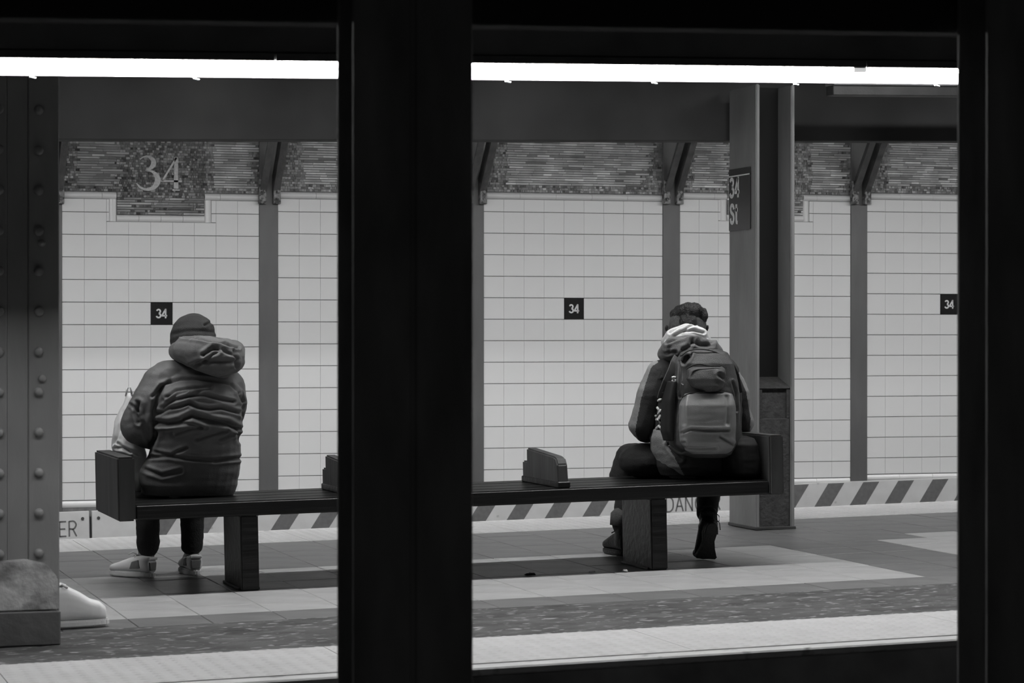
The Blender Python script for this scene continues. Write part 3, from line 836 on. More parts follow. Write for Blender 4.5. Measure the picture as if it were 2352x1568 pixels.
def shoe_meshes(L=.285, W=.098, H=.075, shaft=0.0, sole=.028, tops=None):
    """sole and upper of one shoe; heel at y=0, toe toward +y, ground z=0"""
    out = []
    N = 26
    for k in range(N):
        t = 2 * math.pi * k / N; y = L / 2 - L / 2 * math.cos(t)
        q = y / L; w = W / 2 * (.72 + .28 * math.sin(min(1, q / .7) * math.pi / 2)) if q < .7 else W / 2
        out.append((math.sin(t) ** 1 * w * (abs(math.sin(t)) ** -.35 if abs(math.sin(t)) > 1e-6 else 0), y))
    so = MB(); so.prism(out, 2, 0, sole)
    bl = Blob(); rings = []
    for y, w, top in ((.012, .062, H * .95), (.035, .070, H * 1.05), (.08, .074, H * 1.08), (.13, .080, H * 1.0), (.175, .088, H * .80), (.215, .090, H * .62), (.25, .080, H * .50), (.272, .055, H * .40)):
        if tops: top = tops[len(rings)]
        y = y * L / .285; w = w * W / .098
        zc = sole * .8 + top / 2
        rings.append(((0, y, zc), (w / 2, 0, 0), (0, 0, top / 2)))
    bl.loft(rings, 20, 2.6)
    if shaft: bl.loft([((0, .062, .05), (.040, 0, 0), (0, .056, 0)), ((0, .058, .10), (.041, 0, 0), (0, .052, 0)), ((0, .056, shaft), (.047, 0, 0), (0, .056, 0))], 20)
    return so, bl
def make_shoe(parent, org, heel, yaw, mats, pitch=0.0, roll=0.0, shaft=0.0, name='sneaker', panels=False, laces=True, L=.285, H=.075, W=.098, tops=None):
    so, bl = shoe_meshes(L=L, H=H, W=W, shaft=shaft, tops=tops)
    up = add_obj(name, bl.mesh('shoe_upper', .0045, 3), mats[0], parent)
    up.location = Vector(heel) - Vector(org); up.rotation_euler = (pitch, roll, yaw)
    so.build('sole', mats[1], up, bevel=.006, seg=2)
    if panels:
        mb = MB()
        for s in (-1, 1):
            mb = MB(); mb.prism([(.06, .045), (.13, .04), (.115, .075), (.07, .085)], 0, *sorted((s * .030, s * .0395))); mb.build('side_panel', mats[2], up, bevel=.003)
        mb = MB(); mb.prism([(-.020, .036), (.020, .036), (.024, .075), (-.024, .075)], 1, .0055, .015); mb.build('heel_panel', mats[2], up, bevel=.002)
        mb = MB(); mb.prism([(-.030, .086), (.030, .086), (.028, .10), (-.028, .10)], 1, .004, .02); mb.build('heel_tab', mats[0], up, bevel=.003)
    if laces:
        mb = MB()
        for k in range(4):
            y = .105 + k * .024; z = (.103 - k * .012) if not tops else .158 - k * .016
            mb.tube([(-.026, y, z - .012), (-.010, y + .006, z + .001), (.010, y + .006, z + .001), (.026, y, z - .012)], .003, 5)
        hz = .105 if not tops else .160
        mb.tube([(0, .108, hz), (.02, .125, hz + .013), (.035, .14, hz + .003)], .0035 if not tops else .006, 6); mb.tube([(0, .108, hz), (-.02, .12, hz + .015), (-.03, .14, hz + .005)], .0035 if not tops else .006, 6)
        mb.build('laces', mats[0] if mats[0] is not M['boot'] else M['pack_dark'], up, smooth=True)
    return up

def c2(o, s, pts): return [(o[0] + x / s, o[1] + y / s) for x, y in pts]

# ------------------------------------------------------------------ seated person in the puffer coat
def person_puffer():
    seatz = floor_z(2.1) + SEAT
    org = Vector((2.08, 11.9, floor_z(2.1)))
    zf = floor_z
    anL, anR = P(339, 1262, 12.40), P(441, 1260, 12.40)
    hip = (P(385, 1095, 11.95), P(495, 1095, 11.95))
    J = dict(head=P(446, 786, 12.02), headup=Vector((0, .30, .95)).normalized(), neck=P(455, 850, 11.97), chest=P(456, 905, 11.94), pelvis=P(440, 1085, 11.93),
             shL=P(385, 872, 11.95), shR=P(527, 880, 11.95), elL=P(322, 985, 11.98), elR=P(512, 985, 12.0), wrL=P(385, 1010, 12.20), wrR=P(455, 1010, 12.22),
             hipL=hip[0], hipR=hip[1], knL=Vector((anL.x, 12.42, seatz + .055)), knR=Vector((anR.x, 12.42, seatz + .055)), anL=anL, anR=anR,
             toeL=Vector((anL.x - .07, 12.55, zf(anL.x) + .045)), toeR=Vector((anR.x, 12.58, zf(anR.x) + .045)))
    body = add_obj('person', person_body(J, (0, .95, -.25)).mesh('person_body', .006, 3, origin=org), M['skin']); body.location = org
    tag(body, 'person in dark hooded puffer coat and beanie, seated at the left end of the bench', 'person')
    def K(name, bl, mat, parent=body, **kw): return add_obj(name, bl.mesh(name, origin=org, **kw), mat, parent)
    # trousers
    bl = Blob()
    for q in 'LR':
        k, a = J['kn' + q], J['an' + q]
        bl.chain([(J['hip' + q], .095), (k, .072), ((k + a) / 2 + Vector((0, -.005, 0)), .060), (a + Vector((0, -.004, .02)), .056)])
    K('trousers', bl, M['trouser'], voxel=.007, smooth=3, disp=folds([], .006, (8, 8, 22), 3.0, .002))
    # jacket
    bl = Blob()
    bl.rows([(1137, 334, 534, 11.95, .12), (1112, 321, 545, 11.95, .15), (1080, 322, 550, 11.945, .16), (1045, 340, 551, 11.93, .155), (1010, 352, 550, 11.905, .15),
             (960, 358, 553, 11.875, .15), (905, 360, 555, 11.885, .145), (872, 372, 546, 11.92, .12), (842, 398, 528, 11.95, .10), (815, 420, 500, 11.98, .08)], 2.3)
    bl.chain([(P(372, 877, 11.93), .088), (P(350, 915, 11.92), .090), (P(319, 978, 11.94), .088), (P(345, 992, 12.03), .083), (P(385, 1005, 12.17), .060)])
    bl.chain([(P(520, 889, 11.93), .090), (P(524, 930, 11.94), .088), (P(512, 985, 11.99), .078), (P(460, 1005, 12.18), .058)])
    bl.cap(P(385, 868, 11.94), .088, P(505, 872, 11.94), .088)
    o, s = (200, 680), 3.733
    C = lambda p: c2(o, s, p)
    cr = [(C([(560, 860), (620, 790), (700, 738), (800, 710), (950, 708), (1100, 725), (1230, 755), (1310, 830), (1335, 900)]), .012, 3.2),
          (C([(690, 865), (760, 812), (900, 790), (1060, 780)]), .010, 3.0), (C([(650, 960), (760, 885), (880, 858), (1000, 848), (1130, 880), (1250, 905)]), .013, 3.4),
          (C([(700, 905), (770, 850), (850, 825)]), .008, 2.6), (C([(880, 858), (990, 815), (1060, 800)]), .007, 2.6),
          (C([(610, 1010), (700, 962), (800, 945), (870, 915), (950, 955), (1040, 970), (1150, 958), (1300, 1000)]), .015, 3.4),
          (C([(600, 1086), (700, 1088), (800, 1068), (900, 1020), (1050, 1065), (1200, 1092), (1290, 1135)]), .024, 5.0),
          (C([(620, 1112), (760, 1100), (860, 1088), (980, 1120)]), .012, 3.0), (C([(940, 1225), (1080, 1185), (1200, 1150)]), .010, 3.2),
          (C([(760, 1180), (900, 1130), (1020, 1130)]), .009, 3.0), (C([(1150, 1235), (1230, 1200), (1300, 1180)]), .008, 3.0),
          (C([(500, 1380), (700, 1372), (900, 1395), (1100, 1410), (1310, 1388)]), .014, 3.6), (C([(590, 1340), (720, 1362), (850, 1300)]), .011, 3.2),
          (C([(640, 780), (600, 870), (580, 980), (565, 1080), (590, 1180), (560, 1260)]), .020, 5.0),
          (C([(440, 915), (425, 1000), (440, 1080)]), .018, 4.0), (C([(350, 920), (400, 945), (440, 990)]), .010, 3.0), (C([(470, 1080), (500, 1180), (530, 1250)]), .008, 4.0),
          (C([(1300, 840), (1335, 930), (1320, 1020)]), .010, 3.4), (C([(1290, 1140), (1310, 1240)]), .010, 4), (C([(480, 1480), (560, 1510), (640, 1540), (800, 1500)]), .012, 4.0)]
    jk = K('puffer_jacket', bl, M['puffer'], voxel=.0048, smooth=5, disp=folds(cr, .005, (5, 5, 17), 1.0, .0018, (14, 14, 44)))
    # hood, a slumped padded roll
    bl = Blob()
    bl.chain([(P(408, 806, 11.97), .045), (P(425, 806, 11.84), .062), (P(460, 812, 11.76), .080), (P(500, 822, 11.74), .088), (P(527, 824, 11.79), .075), (P(535, 808, 11.90), .058), (P(515, 800, 12.0), .045)])
    bl.chain([(P(425, 790, 11.86), .040), (P(470, 797, 11.80), .048), (P(520, 800, 11.82), .050)])
    bl.cap(P(440, 812, 11.84), .06, P(510, 835, 11.80), .07)
    crh = [(C([(815, 345), (1000, 372), (1150, 402), (1290, 445)]), .020, 3.0), (C([(1000, 505), (1060, 460), (1120, 452)]), .014, 4.0), (C([(1000, 560), (1080, 500), (1130, 480)]), .010, 3.0),
           (C([(900, 600), (1010, 560), (1100, 560), (1250, 560)]), .012, 5.0), (C([(1255, 470), (1280, 540), (1270, 600)]), .014, 3.4), (C([(1080, 440), (1170, 470), (1260, 520)]), .008, 3)]
    K('hood', bl, M['puffer'], jk, voxel=.0045, smooth=5, disp=folds(crh, .004, (8, 8, 20), 4.0, .0015, (24, 24, 40)))
    # beanie with turned-up edge
    bl = Blob()
    c = P(443, 777, 12.01)
    bl.ell(c, (.110, .118, .120), (-.25, .10, 0)); bl.ell(c + Vector((.004, -.02, -.035)), (.112, .110, .085), (-.25, 0, 0))
    crb = [(c2(o, s, [(1010, 250), (1050, 230), (1090, 225)]), .007, 2.6), (c2(o, s, [(720, 330), (850, 300), (1000, 300), (1100, 310)]), .004, 4.0)]
    K('beanie', bl, M['beanie'], voxel=.005, smooth=4, disp=folds(crb, .003, (12, 12, 16), 6.0, .0008))
    # sneakers
    make_shoe(body, org, (anL.x + .018, 12.315, zf(anL.x) + .002), math.radians(38), (M['shoe_white'], M['shoe_sole'], M['shoe_grey']), panels=True)
    make_shoe(body, org, (anR.x + .006, 12.315, zf(anR.x) + .002), math.radians(2), (M['shoe_white'], M['shoe_sole'], M['shoe_grey']), panels=True)
person_puffer()

# ------------------------------------------------------------------ seated person with the backpack
def person_pack():
    seatz = floor_z(4.5) + SEAT
    org = Vector((4.5, 11.9, floor_z(4.5)))
    anL = P(1430, 1232, 12.315); anR = P(1628, 1205, 11.985)
    J = dict(head=P(1578, 752, 12.02), headup=Vector((0, .62, .78)).normalized(), neck=P(1580, 812, 11.93), chest=P(1590, 880, 11.88), pelvis=P(1600, 1065, 11.88),
             shL=P(1513, 855, 11.90), shR=P(1662, 850, 11.90), elL=P(1470, 975, 11.95), elR=P(1708, 965, 11.95), wrL=P(1530, 990, 12.18), wrR=P(1640, 990, 12.18),
             hipL=P(1555, 1062, 11.93), hipR=P(1640, 1062, 11.93), knL=P(1446, 1052, 12.36), knR=Vector((P(1630, 1060, 12.36).x, 12.36, seatz + .055)), anL=anL, anR=anR,
             toeL=Vector((P(1440, 1270, 12.255).x, 12.39, floor_z(anL.x) + .055)), toeR=anR + Vector((0, -.03, -.05)))
    body = add_obj('person', person_body(J, (0, .78, -.62)).mesh('person_body', .006, 3, origin=org), M['skin']); body.location = org
    tag(body, 'person with bowed head, dark jacket and pale hood collar, wearing a backpack on the bench', 'person')
    def K(name, bl, mat, parent=body, **kw): return add_obj(name, bl.mesh(name, origin=org, **kw), mat, parent)
    # trousers
    bl = Blob()
    k, a = J['knL'], J['anL']
    bl.chain([(J['hipL'], .10), (P(1500, 1060, 12.1), .098), (k, .078), (P(1431, 1092, 12.36), .072), ((k + a) / 2, .060), (a + Vector((0, 0, .05)), .052)])
    bl.chain([(J['hipR'], .10), (J['knR'], .075), ((J['knR'] + J['anR']) / 2, .060), (J['anR'] + Vector((0, .03, .06)), .054)])
    bl.ell(P(1480, 1058, 12.0), (.13, .13, .085)); bl.ell(P(1600, 1071, 11.90), (.16, .14, .075))
    K('trousers', bl, M['jean'], voxel=.007, smooth=4, disp=folds([], .006, (7, 7, 18), 2.0, .002))
    mb = MB(); q = a + Vector((0, 0, .085))
    mb.tube([q + Vector((.004, 0, .03)), q + Vector((.002, 0, .028)), q + Vector((-.004, 0, -.03)), q + Vector((-.004, 0, -.034))], [.050, .064, .062, .050], 18); mb.build('trouser_cuff', M['cuff'], body, smooth=True, origin=org)
    # jacket body
    bl = Blob()
    bl.rows([(1092, 1520, 1690, 11.87, .12), (1070, 1508, 1700, 11.87, .145), (1020, 1505, 1700, 11.87, .15), (960, 1503, 1700, 11.87, .145), (900, 1500, 1700, 11.88, .14),
             (862, 1508, 1695, 11.89, .125), (835, 1525, 1675, 11.90, .11), (812, 1548, 1640, 11.92, .085)], 2.3)
    bl.cap(P(1522, 862, 11.90), .082, P(1660, 855, 11.90), .082)
    jk = K('jacket', bl, M['jacket'], voxel=.006, smooth=4, disp=folds([(c2((1360, 660), 3.408, [(420, 860), (480, 790), (560, 730)]), .012, 4.0)], .004, (7, 7, 16), 8.0, .0015))
    # hem of the pale hoodie under the jacket
    bl = Blob()
    bl.rows([(1089, 1542, 1660, 11.86, .145), (1070, 1515, 1690, 11.865, .162), (1040, 1500, 1702, 11.87, .166), (1005, 1496, 1702, 11.87, .162), (985, 1499, 1700, 11.87, .14)], 2.3)
    hem = K('hoodie_hem', bl, M['sleeve_pale'], jk, voxel=.006, smooth=4, disp=folds([(c2((1440, 780), 4.9, [(470, 1190), (540, 1280), (600, 1340)]), .012, 4)], .004, (9, 9, 16), 5.0, .0015))
    hem.data.materials.append(M['jacket'])
    for p in hem.data.polygons:
        u, v = proj(p.center + org)
        if u > 1530 + max(0, v - 1015) * .55: p.material_index = 1  # shadow over the right of the hem painted in with dark jacket cloth
    # sleeves: dark inside, pale outer panel
    for side in (0, 1):
        bl = Blob()
        if side == 0:
            bl.chain([(P(1518, 862, 11.90), .078), (P(1500, 900, 11.90), .080), (P(1474, 975, 11.93), .066), (P(1482, 988, 11.98), .062), (P(1530, 992, 12.14), .048)])
        else:
            bl.chain([(P(1662, 858, 11.90), .080), (P(1684, 900, 11.90), .078), (P(1703, 972, 11.93), .062), (P(1695, 985, 11.98), .058), (P(1645, 992, 12.14), .046)])
        sl = K('sleeve', bl, M['jacket'], jk, voxel=.0055, smooth=4, disp=folds([], .006, (8, 8, 16), 9.0 + side, .002))
        me = sl.data; me.materials.append(M['sleeve_pale'])
        line = c2((1360, 660), 3.408, [(480, 560), (430, 640), (390, 760), (355, 880), (330, 1010), (310, 1130), (330, 1180)])
        for p in me.polygons:
            c = p.center + org; u, v = proj(c)
            if side == 0:
                lim = np.interp(v, [q[1] for q in line], [q[0] for q in line]) if v > line[0][1] else 1500
                if u < lim + 8: p.material_index = 1
            else:
                lim = np.interp(v, [820, 900, 960, 1000], [1680, 1714, 1724, 1722])
                if u > lim: p.material_index = 1
    # hood cloth and pale collar
    bl = Blob()
    bl.chain([(P(1530, 812, 11.95), .045), (P(1548, 800, 11.82), .058), (P(1585, 797, 11.78), .062), (P(1630, 806, 11.82), .055), (P(1645, 812, 11.95), .042)])
    bl.chain([(P(1550, 800, 11.93), .048), (P(1588, 793, 11.85), .052), (P(1628, 803, 11.91), .046)])
    o, s = (1360, 680), 5.6
    cr = [(c2(o, s, [(960, 600), (1100, 530), (1260, 500), (1420, 500), (1540, 590)]), .016, 3.4), (c2(o, s, [(1180, 690), (1260, 640), (1290, 560)]), .012, 4.0), (c2(o, s, [(830, 735), (960, 735), (1080, 715)]), .012, 3.0),
          (c2(o, s, [(1290, 590), (1400, 630), (1540, 630)]), .014, 4.0), (c2(o, s, [(1000, 660), (1000, 700)]), .006, 3.0)]
    K('hood', bl, M['hoodie_mid'], jk, voxel=.005, smooth=4, disp=folds(cr, .004, (9, 9, 18), 2.0, .0015))
    bl = Blob()
    bl.chain([(P(1533, 786, 12.02), .034), (P(1545, 773, 11.93), .040), (P(1578, 762, 11.885), .044), (P(1608, 769, 11.92), .038), (P(1620, 782, 12.0), .032)])
    bl.chain([(P(1538, 793, 11.93), .036), (P(1580, 781, 11.865), .042), (P(1616, 790, 11.92), .036)])
    cr = [(c2(o, s, [(1000, 470), (1100, 400), (1230, 350), (1330, 345)]), .010, 2.4), (c2(o, s, [(1060, 510), (1150, 460), (1300, 440), (1430, 470)]), .012, 2.6), (c2(o, s, [(1180, 450), (1260, 390), (1330, 370)]), .008, 2.2)]
    K('hoodie_collar', bl, M['hoodie'], jk, voxel=.0045, smooth=3, disp=folds(cr, .002, (12, 12, 20), 3.0, .001))
    # hair: clipped sides, longer dark top
    bl = Blob(); c = P(1579, 748, 12.01)
    bl.ell(c, (.094, .108, .098), (-.5, 0, 0))
    K('clipped_hair', bl, M['hair_fade'], voxel=.005, smooth=2)
    bl = Blob()
    bl.ell(P(1581, 724, 12.0), (.082, .105, .058), (-.35, .06, 0)); bl.ell(P(1557, 722, 12.02), (.038, .06, .040)); bl.ell(P(1603, 724, 11.99), (.046, .075, .048)); bl.ell(P(1582, 738, 11.945), (.055, .05, .045))
    K('hair', bl, M['hair'], voxel=.004, smooth=3, disp=lambda co, no: .007 * nz(co, (34, 16, 12), 1.0) + .005 * nz(co, (80, 30, 24), 2.0) + .003 * nz(co, (180, 60, 50), 5.0))
    for (u, v) in ((1531, 753), (1624, 753)):
        mb = MB(); p = P(u, v, 12.02); mb.tube([p + Vector((0, -.006, .012)), p, p + Vector((0, .004, -.014))], [.006, .009, .005], 8); mb.build('earbud', M['pack_dark'], body, smooth=True, origin=org)
    # boots: one planted beside the bench leg, one tucked back on its toe, sole toward us
    make_shoe(body, org, (P(1440, 1270, 12.255).x, 12.25, floor_z(anL.x) + .002), math.radians(2), (M['boot'], M['boot'], M['boot']), shaft=.17, name='boot', H=.09)
    fz = floor_z(4.66); ball = Vector((P(1621, 1285, 11.86).x, 11.86, fz + .028)); hl = P(1632, 1203, 11.83); sdir = (ball - hl); SL = sdir.length; sdir.normalize()
    side = Vector((1, 0, 0)); side = (side - sdir * side.dot(sdir)).normalized(); nrm = sdir.cross(side).normalized()
    if nrm.y > 0: nrm = -nrm                       # out of the sole, toward the tracks
    up = Blob()
    up.loft([(hl - sdir * .012 - nrm * .035, side * .034, nrm * .03), (hl + sdir * .02 - nrm * .042, side * .040, nrm * .040), (hl + sdir * SL * .5 - nrm * .045, side * .040, nrm * .042), (ball - nrm * .035, side * .050, nrm * .032)], 20)
    up.cap(ball - nrm * .03, .030, ball + Vector((-.012, .085, .004)), .024); up.cap(ball - nrm * .03 + side * .02, .028, ball + Vector((.022, .075, .002)), .022)
    up.chain([(hl + sdir * .03 - nrm * .045, .042), (anR, .046), (anR + Vector((0, .012, .05)), .048)])
    bt = K('boot', up, M['boot'], voxel=.005, smooth=3)
    ol = [(-.030, 0.010), (-.020, -.008), (0, -.014), (.020, -.008), (.032, .010), (.038, .045), (.031, .085), (.040, .125), (.055, .165), (.058, SL + .004), (.048, SL + .016), (-.050, SL + .016), (-.058, SL + .002), (-.052, .160), (-.036, .120), (-.029, .085), (-.036, .045)]
    def plate(o_, t0, t1):
        mb = MB(); n = len(o_)
        mb.add([hl + side * x + sdir * q + nrm * t for t in (t0, t1) for x, q in o_], [tuple(range(n))[::-1], tuple(range(n, 2 * n))] + [(i, (i + 1) % n, (i + 1) % n + n, i + n) for i in range(n)]); return mb
    plate(ol, -.012, .012).build('sole', M['boot'], bt, bevel=.003, origin=org)
    plate([(x, q) for x, q in ol if q < .07], .0122, .030).build('heel_block', M['boot'], bt, bevel=.003, origin=org)
    mb = MB()
    p = P(1645, 1178, 11.93) - org
    mb.tube([p, p + Vector((.012, -.01, -.015)), p + Vector((.016, 0, -.04)), p + Vector((.0, 0, -.045))], .0022, 5)
    mb.tube([p + Vector((0, 0, -.03)), p + Vector((.016, -.005, -.05)), p + Vector((.022, 0, -.085))], .0022, 5); mb.build('boot_lace', M['pack_dark'], body)
    return jk, org
jk_obj, jk_org = person_pack()

# ------------------------------------------------------------------ backpack (worn)
def backpack():
    org = P(1615, 1050, 11.66)
    root = empty('backpack', org); tag(root, 'grey nylon backpack worn by the person with bowed head', 'backpack')
    def K(name, bl, mat, parent=root, **kw): return add_obj(name, bl.mesh(name, origin=org, **kw), mat, parent)
    o, s = (1440, 780), 4.9
    C = lambda p: c2(o, s, p)
    bl = Blob()
    bl.rows([(801, 1583, 1648, 11.70, .05), (810, 1566, 1668, 11.69, .075), (835, 1553, 1682, 11.675, .09), (880, 1546, 1692, 11.665, .095), (930, 1541, 1696, 11.66, .098),
             (990, 1536, 1697, 11.66, .10), (1022, 1540, 1695, 11.66, .097), (1042, 1562, 1684, 11.665, .08), (1051, 1590, 1664, 11.67, .05)], 2.8)
    cr = [(C([(590, 250), (600, 400), (590, 560), (600, 640)]), .010, 2.6), (C([(640, 260), (700, 180), (710, 160)]), .012, 4.0), (C([(480, 700), (500, 900), (490, 1060)]), .008, 3), (C([(1190, 480), (1225, 600), (1230, 800)]), .008, 2.6)]
    K('main_compartment', bl, M['pack'], voxel=.0045, smooth=4, disp=folds(cr, .004, (8, 8, 12), 1.0, .0012))
    bl = Blob()
    bl.rows([(899, 1590, 1664, 11.60, .03), (904, 1572, 1680, 11.59, .045), (930, 1563, 1687, 11.575, .058), (980, 1562, 1688, 11.57, .065), (1015, 1564, 1686, 11.572, .06), (1034, 1575, 1680, 11.59, .045), (1042, 1590, 1668, 11.60, .03)], 3.2)
    cr = [(C([(590, 1060), (720, 1010), (900, 1018), (1140, 1018)]), .009, 2.4), (C([(1060, 1090), (1190, 1170)]), .009, 3.0), (C([(540, 1150), (650, 1165)]), .010, 3.0), (C([(640, 640), (630, 800), (640, 940)]), .005, 4), (C([(1120, 640), (1140, 800), (1130, 940)]), .006, 4),
          (C([(600, 1200), (750, 1230), (1000, 1220)]), .008, 3)]
    K('front_pocket', bl, M['pack_shine'], voxel=.0042, smooth=4, disp=folds(cr, .003, (8, 8, 10), 5.0, .001))
    bl = Blob()
    bl.rows([(842, 1590, 1658, 11.60, .03), (848, 1580, 1664, 11.59, .04), (870, 1577, 1664, 11.58, .047), (888, 1590, 1660, 11.575, .047), (898, 1612, 1650, 11.58, .035)], 2.8)
    K('top_pocket', bl, M['pack'], voxel=.004, smooth=4, disp=folds([(C([(1040, 400), (1100, 440)]), .010, 4)], .004, (12, 12, 14), 3.0, .001))
    # zip lines as cords
    def cord(name, px, Y, r, mat, dy=None):
        mb = MB(); pts = [P(u, v, Y if dy is None else dy[i]) - org for i, (u, v) in enumerate(px)]
        mb.tube(catmull([tuple(p) for p in pts], 5), r, 7); return mb.build(name, mat, root, smooth=True)
    cord('zip', C([(670, 330), (740, 290), (820, 275), (920, 295), (1050, 298)]), 11.555, .0035, M['pack_dark'])
    cord('zip', C([(620, 650), (690, 610), (800, 588), (1000, 585), (1110, 605), (1190, 670)]), 11.56, .003, M['pack_dark'], [11.58, 11.562, 11.555, 11.555, 11.562, 11.58])
    cord('piping', C([(600, 185), (700, 120), (850, 105), (1000, 140), (1110, 210), (1190, 340), (1225, 480)]), 11.61, .004, M['pack'], [11.64, 11.63, 11.62, 11.62, 11.62, 11.63, 11.63])
    # straps
    def strap(name, px, Ys, w, mat):
        mb = MB(); n = len(px); L = []
        for i, (u, v) in enumerate(px):
            p = P(u, v, Ys[i]); q = P(*px[min(i + 1, n - 1)], Ys[min(i + 1, n - 1)]) - P(*px[max(i - 1, 0)], Ys[max(i - 1, 0)])
            a = q.cross(Vector((0, 1, 0))).normalized() * w / 2
            L.append((p - a, p + a))
        vs_ = []
        for a, b in L:
            for q, dy in ((a, 0), (b, 0), (b, .008), (a, .008)): vs_.append(q + Vector((0, dy, 0)) - org)
        fs = [(0, 1, 2, 3), (4 * n - 4, 4 * n - 3, 4 * n - 2, 4 * n - 1)]
        for i in range(n - 1):
            for k in range(4): fs.append((4 * i + k, 4 * i + (k + 1) % 4, 4 * i + 4 + (k + 1) % 4, 4 * i + 4 + k))
        mb.add(vs_, fs); return mb.build(name, mat, root, bevel=.002)
    strap('shoulder_strap', C([(570, 195), (535, 260), (500, 360), (450, 470), (405, 590), (385, 660)]), [11.70, 11.68, 11.67, 11.67, 11.68, 11.70], .040, M['pack'])
    strap('shoulder_strap', C([(1080, 170), (1160, 250), (1235, 400), (1275, 600)]), [11.72, 11.72, 11.73, 11.74], .030, M['pack_dark'])
    bl = Blob(); bl.rows([(875, 1534, 1552, 11.66, .05), (920, 1524, 1546, 11.66, .06), (990, 1522, 1544, 11.66, .06), (1012, 1528, 1542, 11.66, .05)], 2.6)
    K('side_pocket', bl, M['pack_dark'], voxel=.005, smooth=3)
    for (x, y) in ((525, 428), (525, 465)):
        mb = MB(); p = P(1440 + x / 4.9, 780 + y / 4.9, 11.60) - org
        mb.tube([p + Vector((-.012, 0, -.002)), p + Vector((-.006, -.004, .003)), p + Vector((.006, -.004, .003)), p + Vector((.012, 0, -.002))], .006, 8); mb.build('buckle', M['metal'], root, smooth=True)
    mb = MB(); p = P(1565, 880, 11.585) - org; mb.tube([p, p + Vector((.01, -.004, -.006))], .004, 8); mb.build('zip_pull', M['metal'], root)
    cord('haul_loop', C([(620, 240), (640, 185), (690, 165), (705, 215), (690, 245)]), 11.63, .007, M['pack_dark'])
    cord('compression_strap', C([(470, 1190), (520, 1235), (600, 1280), (700, 1250)]), 11.60, .006, M['pack'])
backpack()
# pale printed marks on the jacket back, left of the pack
def prints():
    from mathutils.bvhtree import BVHTree
    me = jk_obj.data; bvh = BVHTree.FromPolygons([v.co + jk_org for v in me.vertices], [tuple(p.vertices) for p in me.polygons])
    camp = Vector((0, 0, CAMH))
    for pts in ([(275, 715), (330, 695), (385, 670)], [(290, 735), (300, 720)], [(310, 800), (305, 840), (330, 860)], [(340, 760), (365, 790), (350, 830), (385, 790)], [(280, 915), (330, 900), (375, 880)],
                [(380, 850), (350, 900), (375, 940)], [(275, 990), (285, 950), (275, 910)], [(330, 1000), (360, 970), (390, 1000)]):
        mb = MB(); cs = []
        for (x, y) in pts:
            r = Vector(ray(1440 + x / 4.9, 780 + y / 4.9)).normalized(); hit = bvh.ray_cast(camp, r)
            if hit[0] is not None: cs.append(hit[0] - r * .006 - jk_org)
        if len(cs) > 1:
            mb.tube(cs, .007, 6); mb.build('print_mark', M['hoodie'], jk_obj, smooth=True)
prints()

# ------------------------------------------------------------------ bags on the bench
def black_bag():
    z = floor_z(4.74) + SEAT; org = Vector((4.735, 11.72, z + .002))
    bl = Blob()
    rings = [((4.738, 11.72, z + .012), .070, .14), ((4.738, 11.72, z + .03), .084, .165), ((4.738, 11.72, z + .10), .084, .165), ((4.736, 11.72, z + .17), .080, .155), ((4.734, 11.72, z + .20), .066, .13), ((4.732, 11.72, z + .21), .04, .09)]  # bag enlarged forward, its black standing in for the arm's shaded inner face
    bl.loft([(c, (a, 0, 0), (0, b, 0)) for c, a, b in rings], 28, 3.4)
    o = add_obj('shoulder_bag', bl.mesh('shoulder_bag', .005, 3, folds([], .005, (10, 10, 10), 2.0), org), M['black_bag']); o.location = org
    tag(o, 'black soft bag wedged between the backpack wearer and the right end arm of the bench', 'bag')
    mb = MB(); mb.tube([(-.03, -.06, .20), (-.035, -.04, .235), (-.035, .04, .235), (-.03, .06, .20)], .007, 8); mb.build('handle', M['pack_dark'], o, smooth=True)
    mb = MB(); mb.tube([(-.045, -.10, .205), (0, -.03, .219), (.0, .10, .212)], .004, 6); mb.build('zip', M['metal'], o)
black_bag()
def white_bag():
    z = floor_z(1.82) + SEAT; org = Vector((1.80, 12.12, z + .001))
    bl = Blob()
    bl.rows([(1128, 287, 322, 12.10, .06), (1100, 284, 330, 12.10, .07), (1062, 281, 335, 12.10, .075), (1047, 262, 336, 12.10, .08), (1025, 255, 330, 12.10, .085), (1000, 258, 325, 12.10, .08), (970, 265, 320, 12.10, .06), (940, 276, 312, 12.10, .045), (912, 288, 303, 12.10, .03), (903, 291, 299, 12.10, .018)], 2.2)
    cr = [(c2((200, 880), 4.61, [(300, 680), (380, 690), (450, 720)]), .012, 3.0), (c2((200, 880), 4.61, [(330, 640), (420, 700), (540, 750)]), .010, 3.0), (c2((200, 880), 4.61, [(380, 400), (330, 520), (280, 640)]), .008, 3.0)]
    o = add_obj('plastic_bag', bl.mesh('plastic_bag', .0045, 2, folds(cr, .008, (14, 14, 10), 3.0, .004, (40, 40, 26)), org), M['plastic_bag']); o.location = org
    tag(o, 'crumpled white plastic bag standing beside the person in the puffer coat', 'bag')
    for k in (-1, 1):
        p = P(295, 905, 12.10 + k * .012) - org
        mb = MB(); mb.tube([p + Vector((-.012, 0, -.01)), p + Vector((-.006, 0, .03)), p + Vector((.012, 0, .032)), p + Vector((.016, 0, -.01))], .005, 7); mb.build('handle', M['plastic_bag'], o, smooth=True)
white_bag()

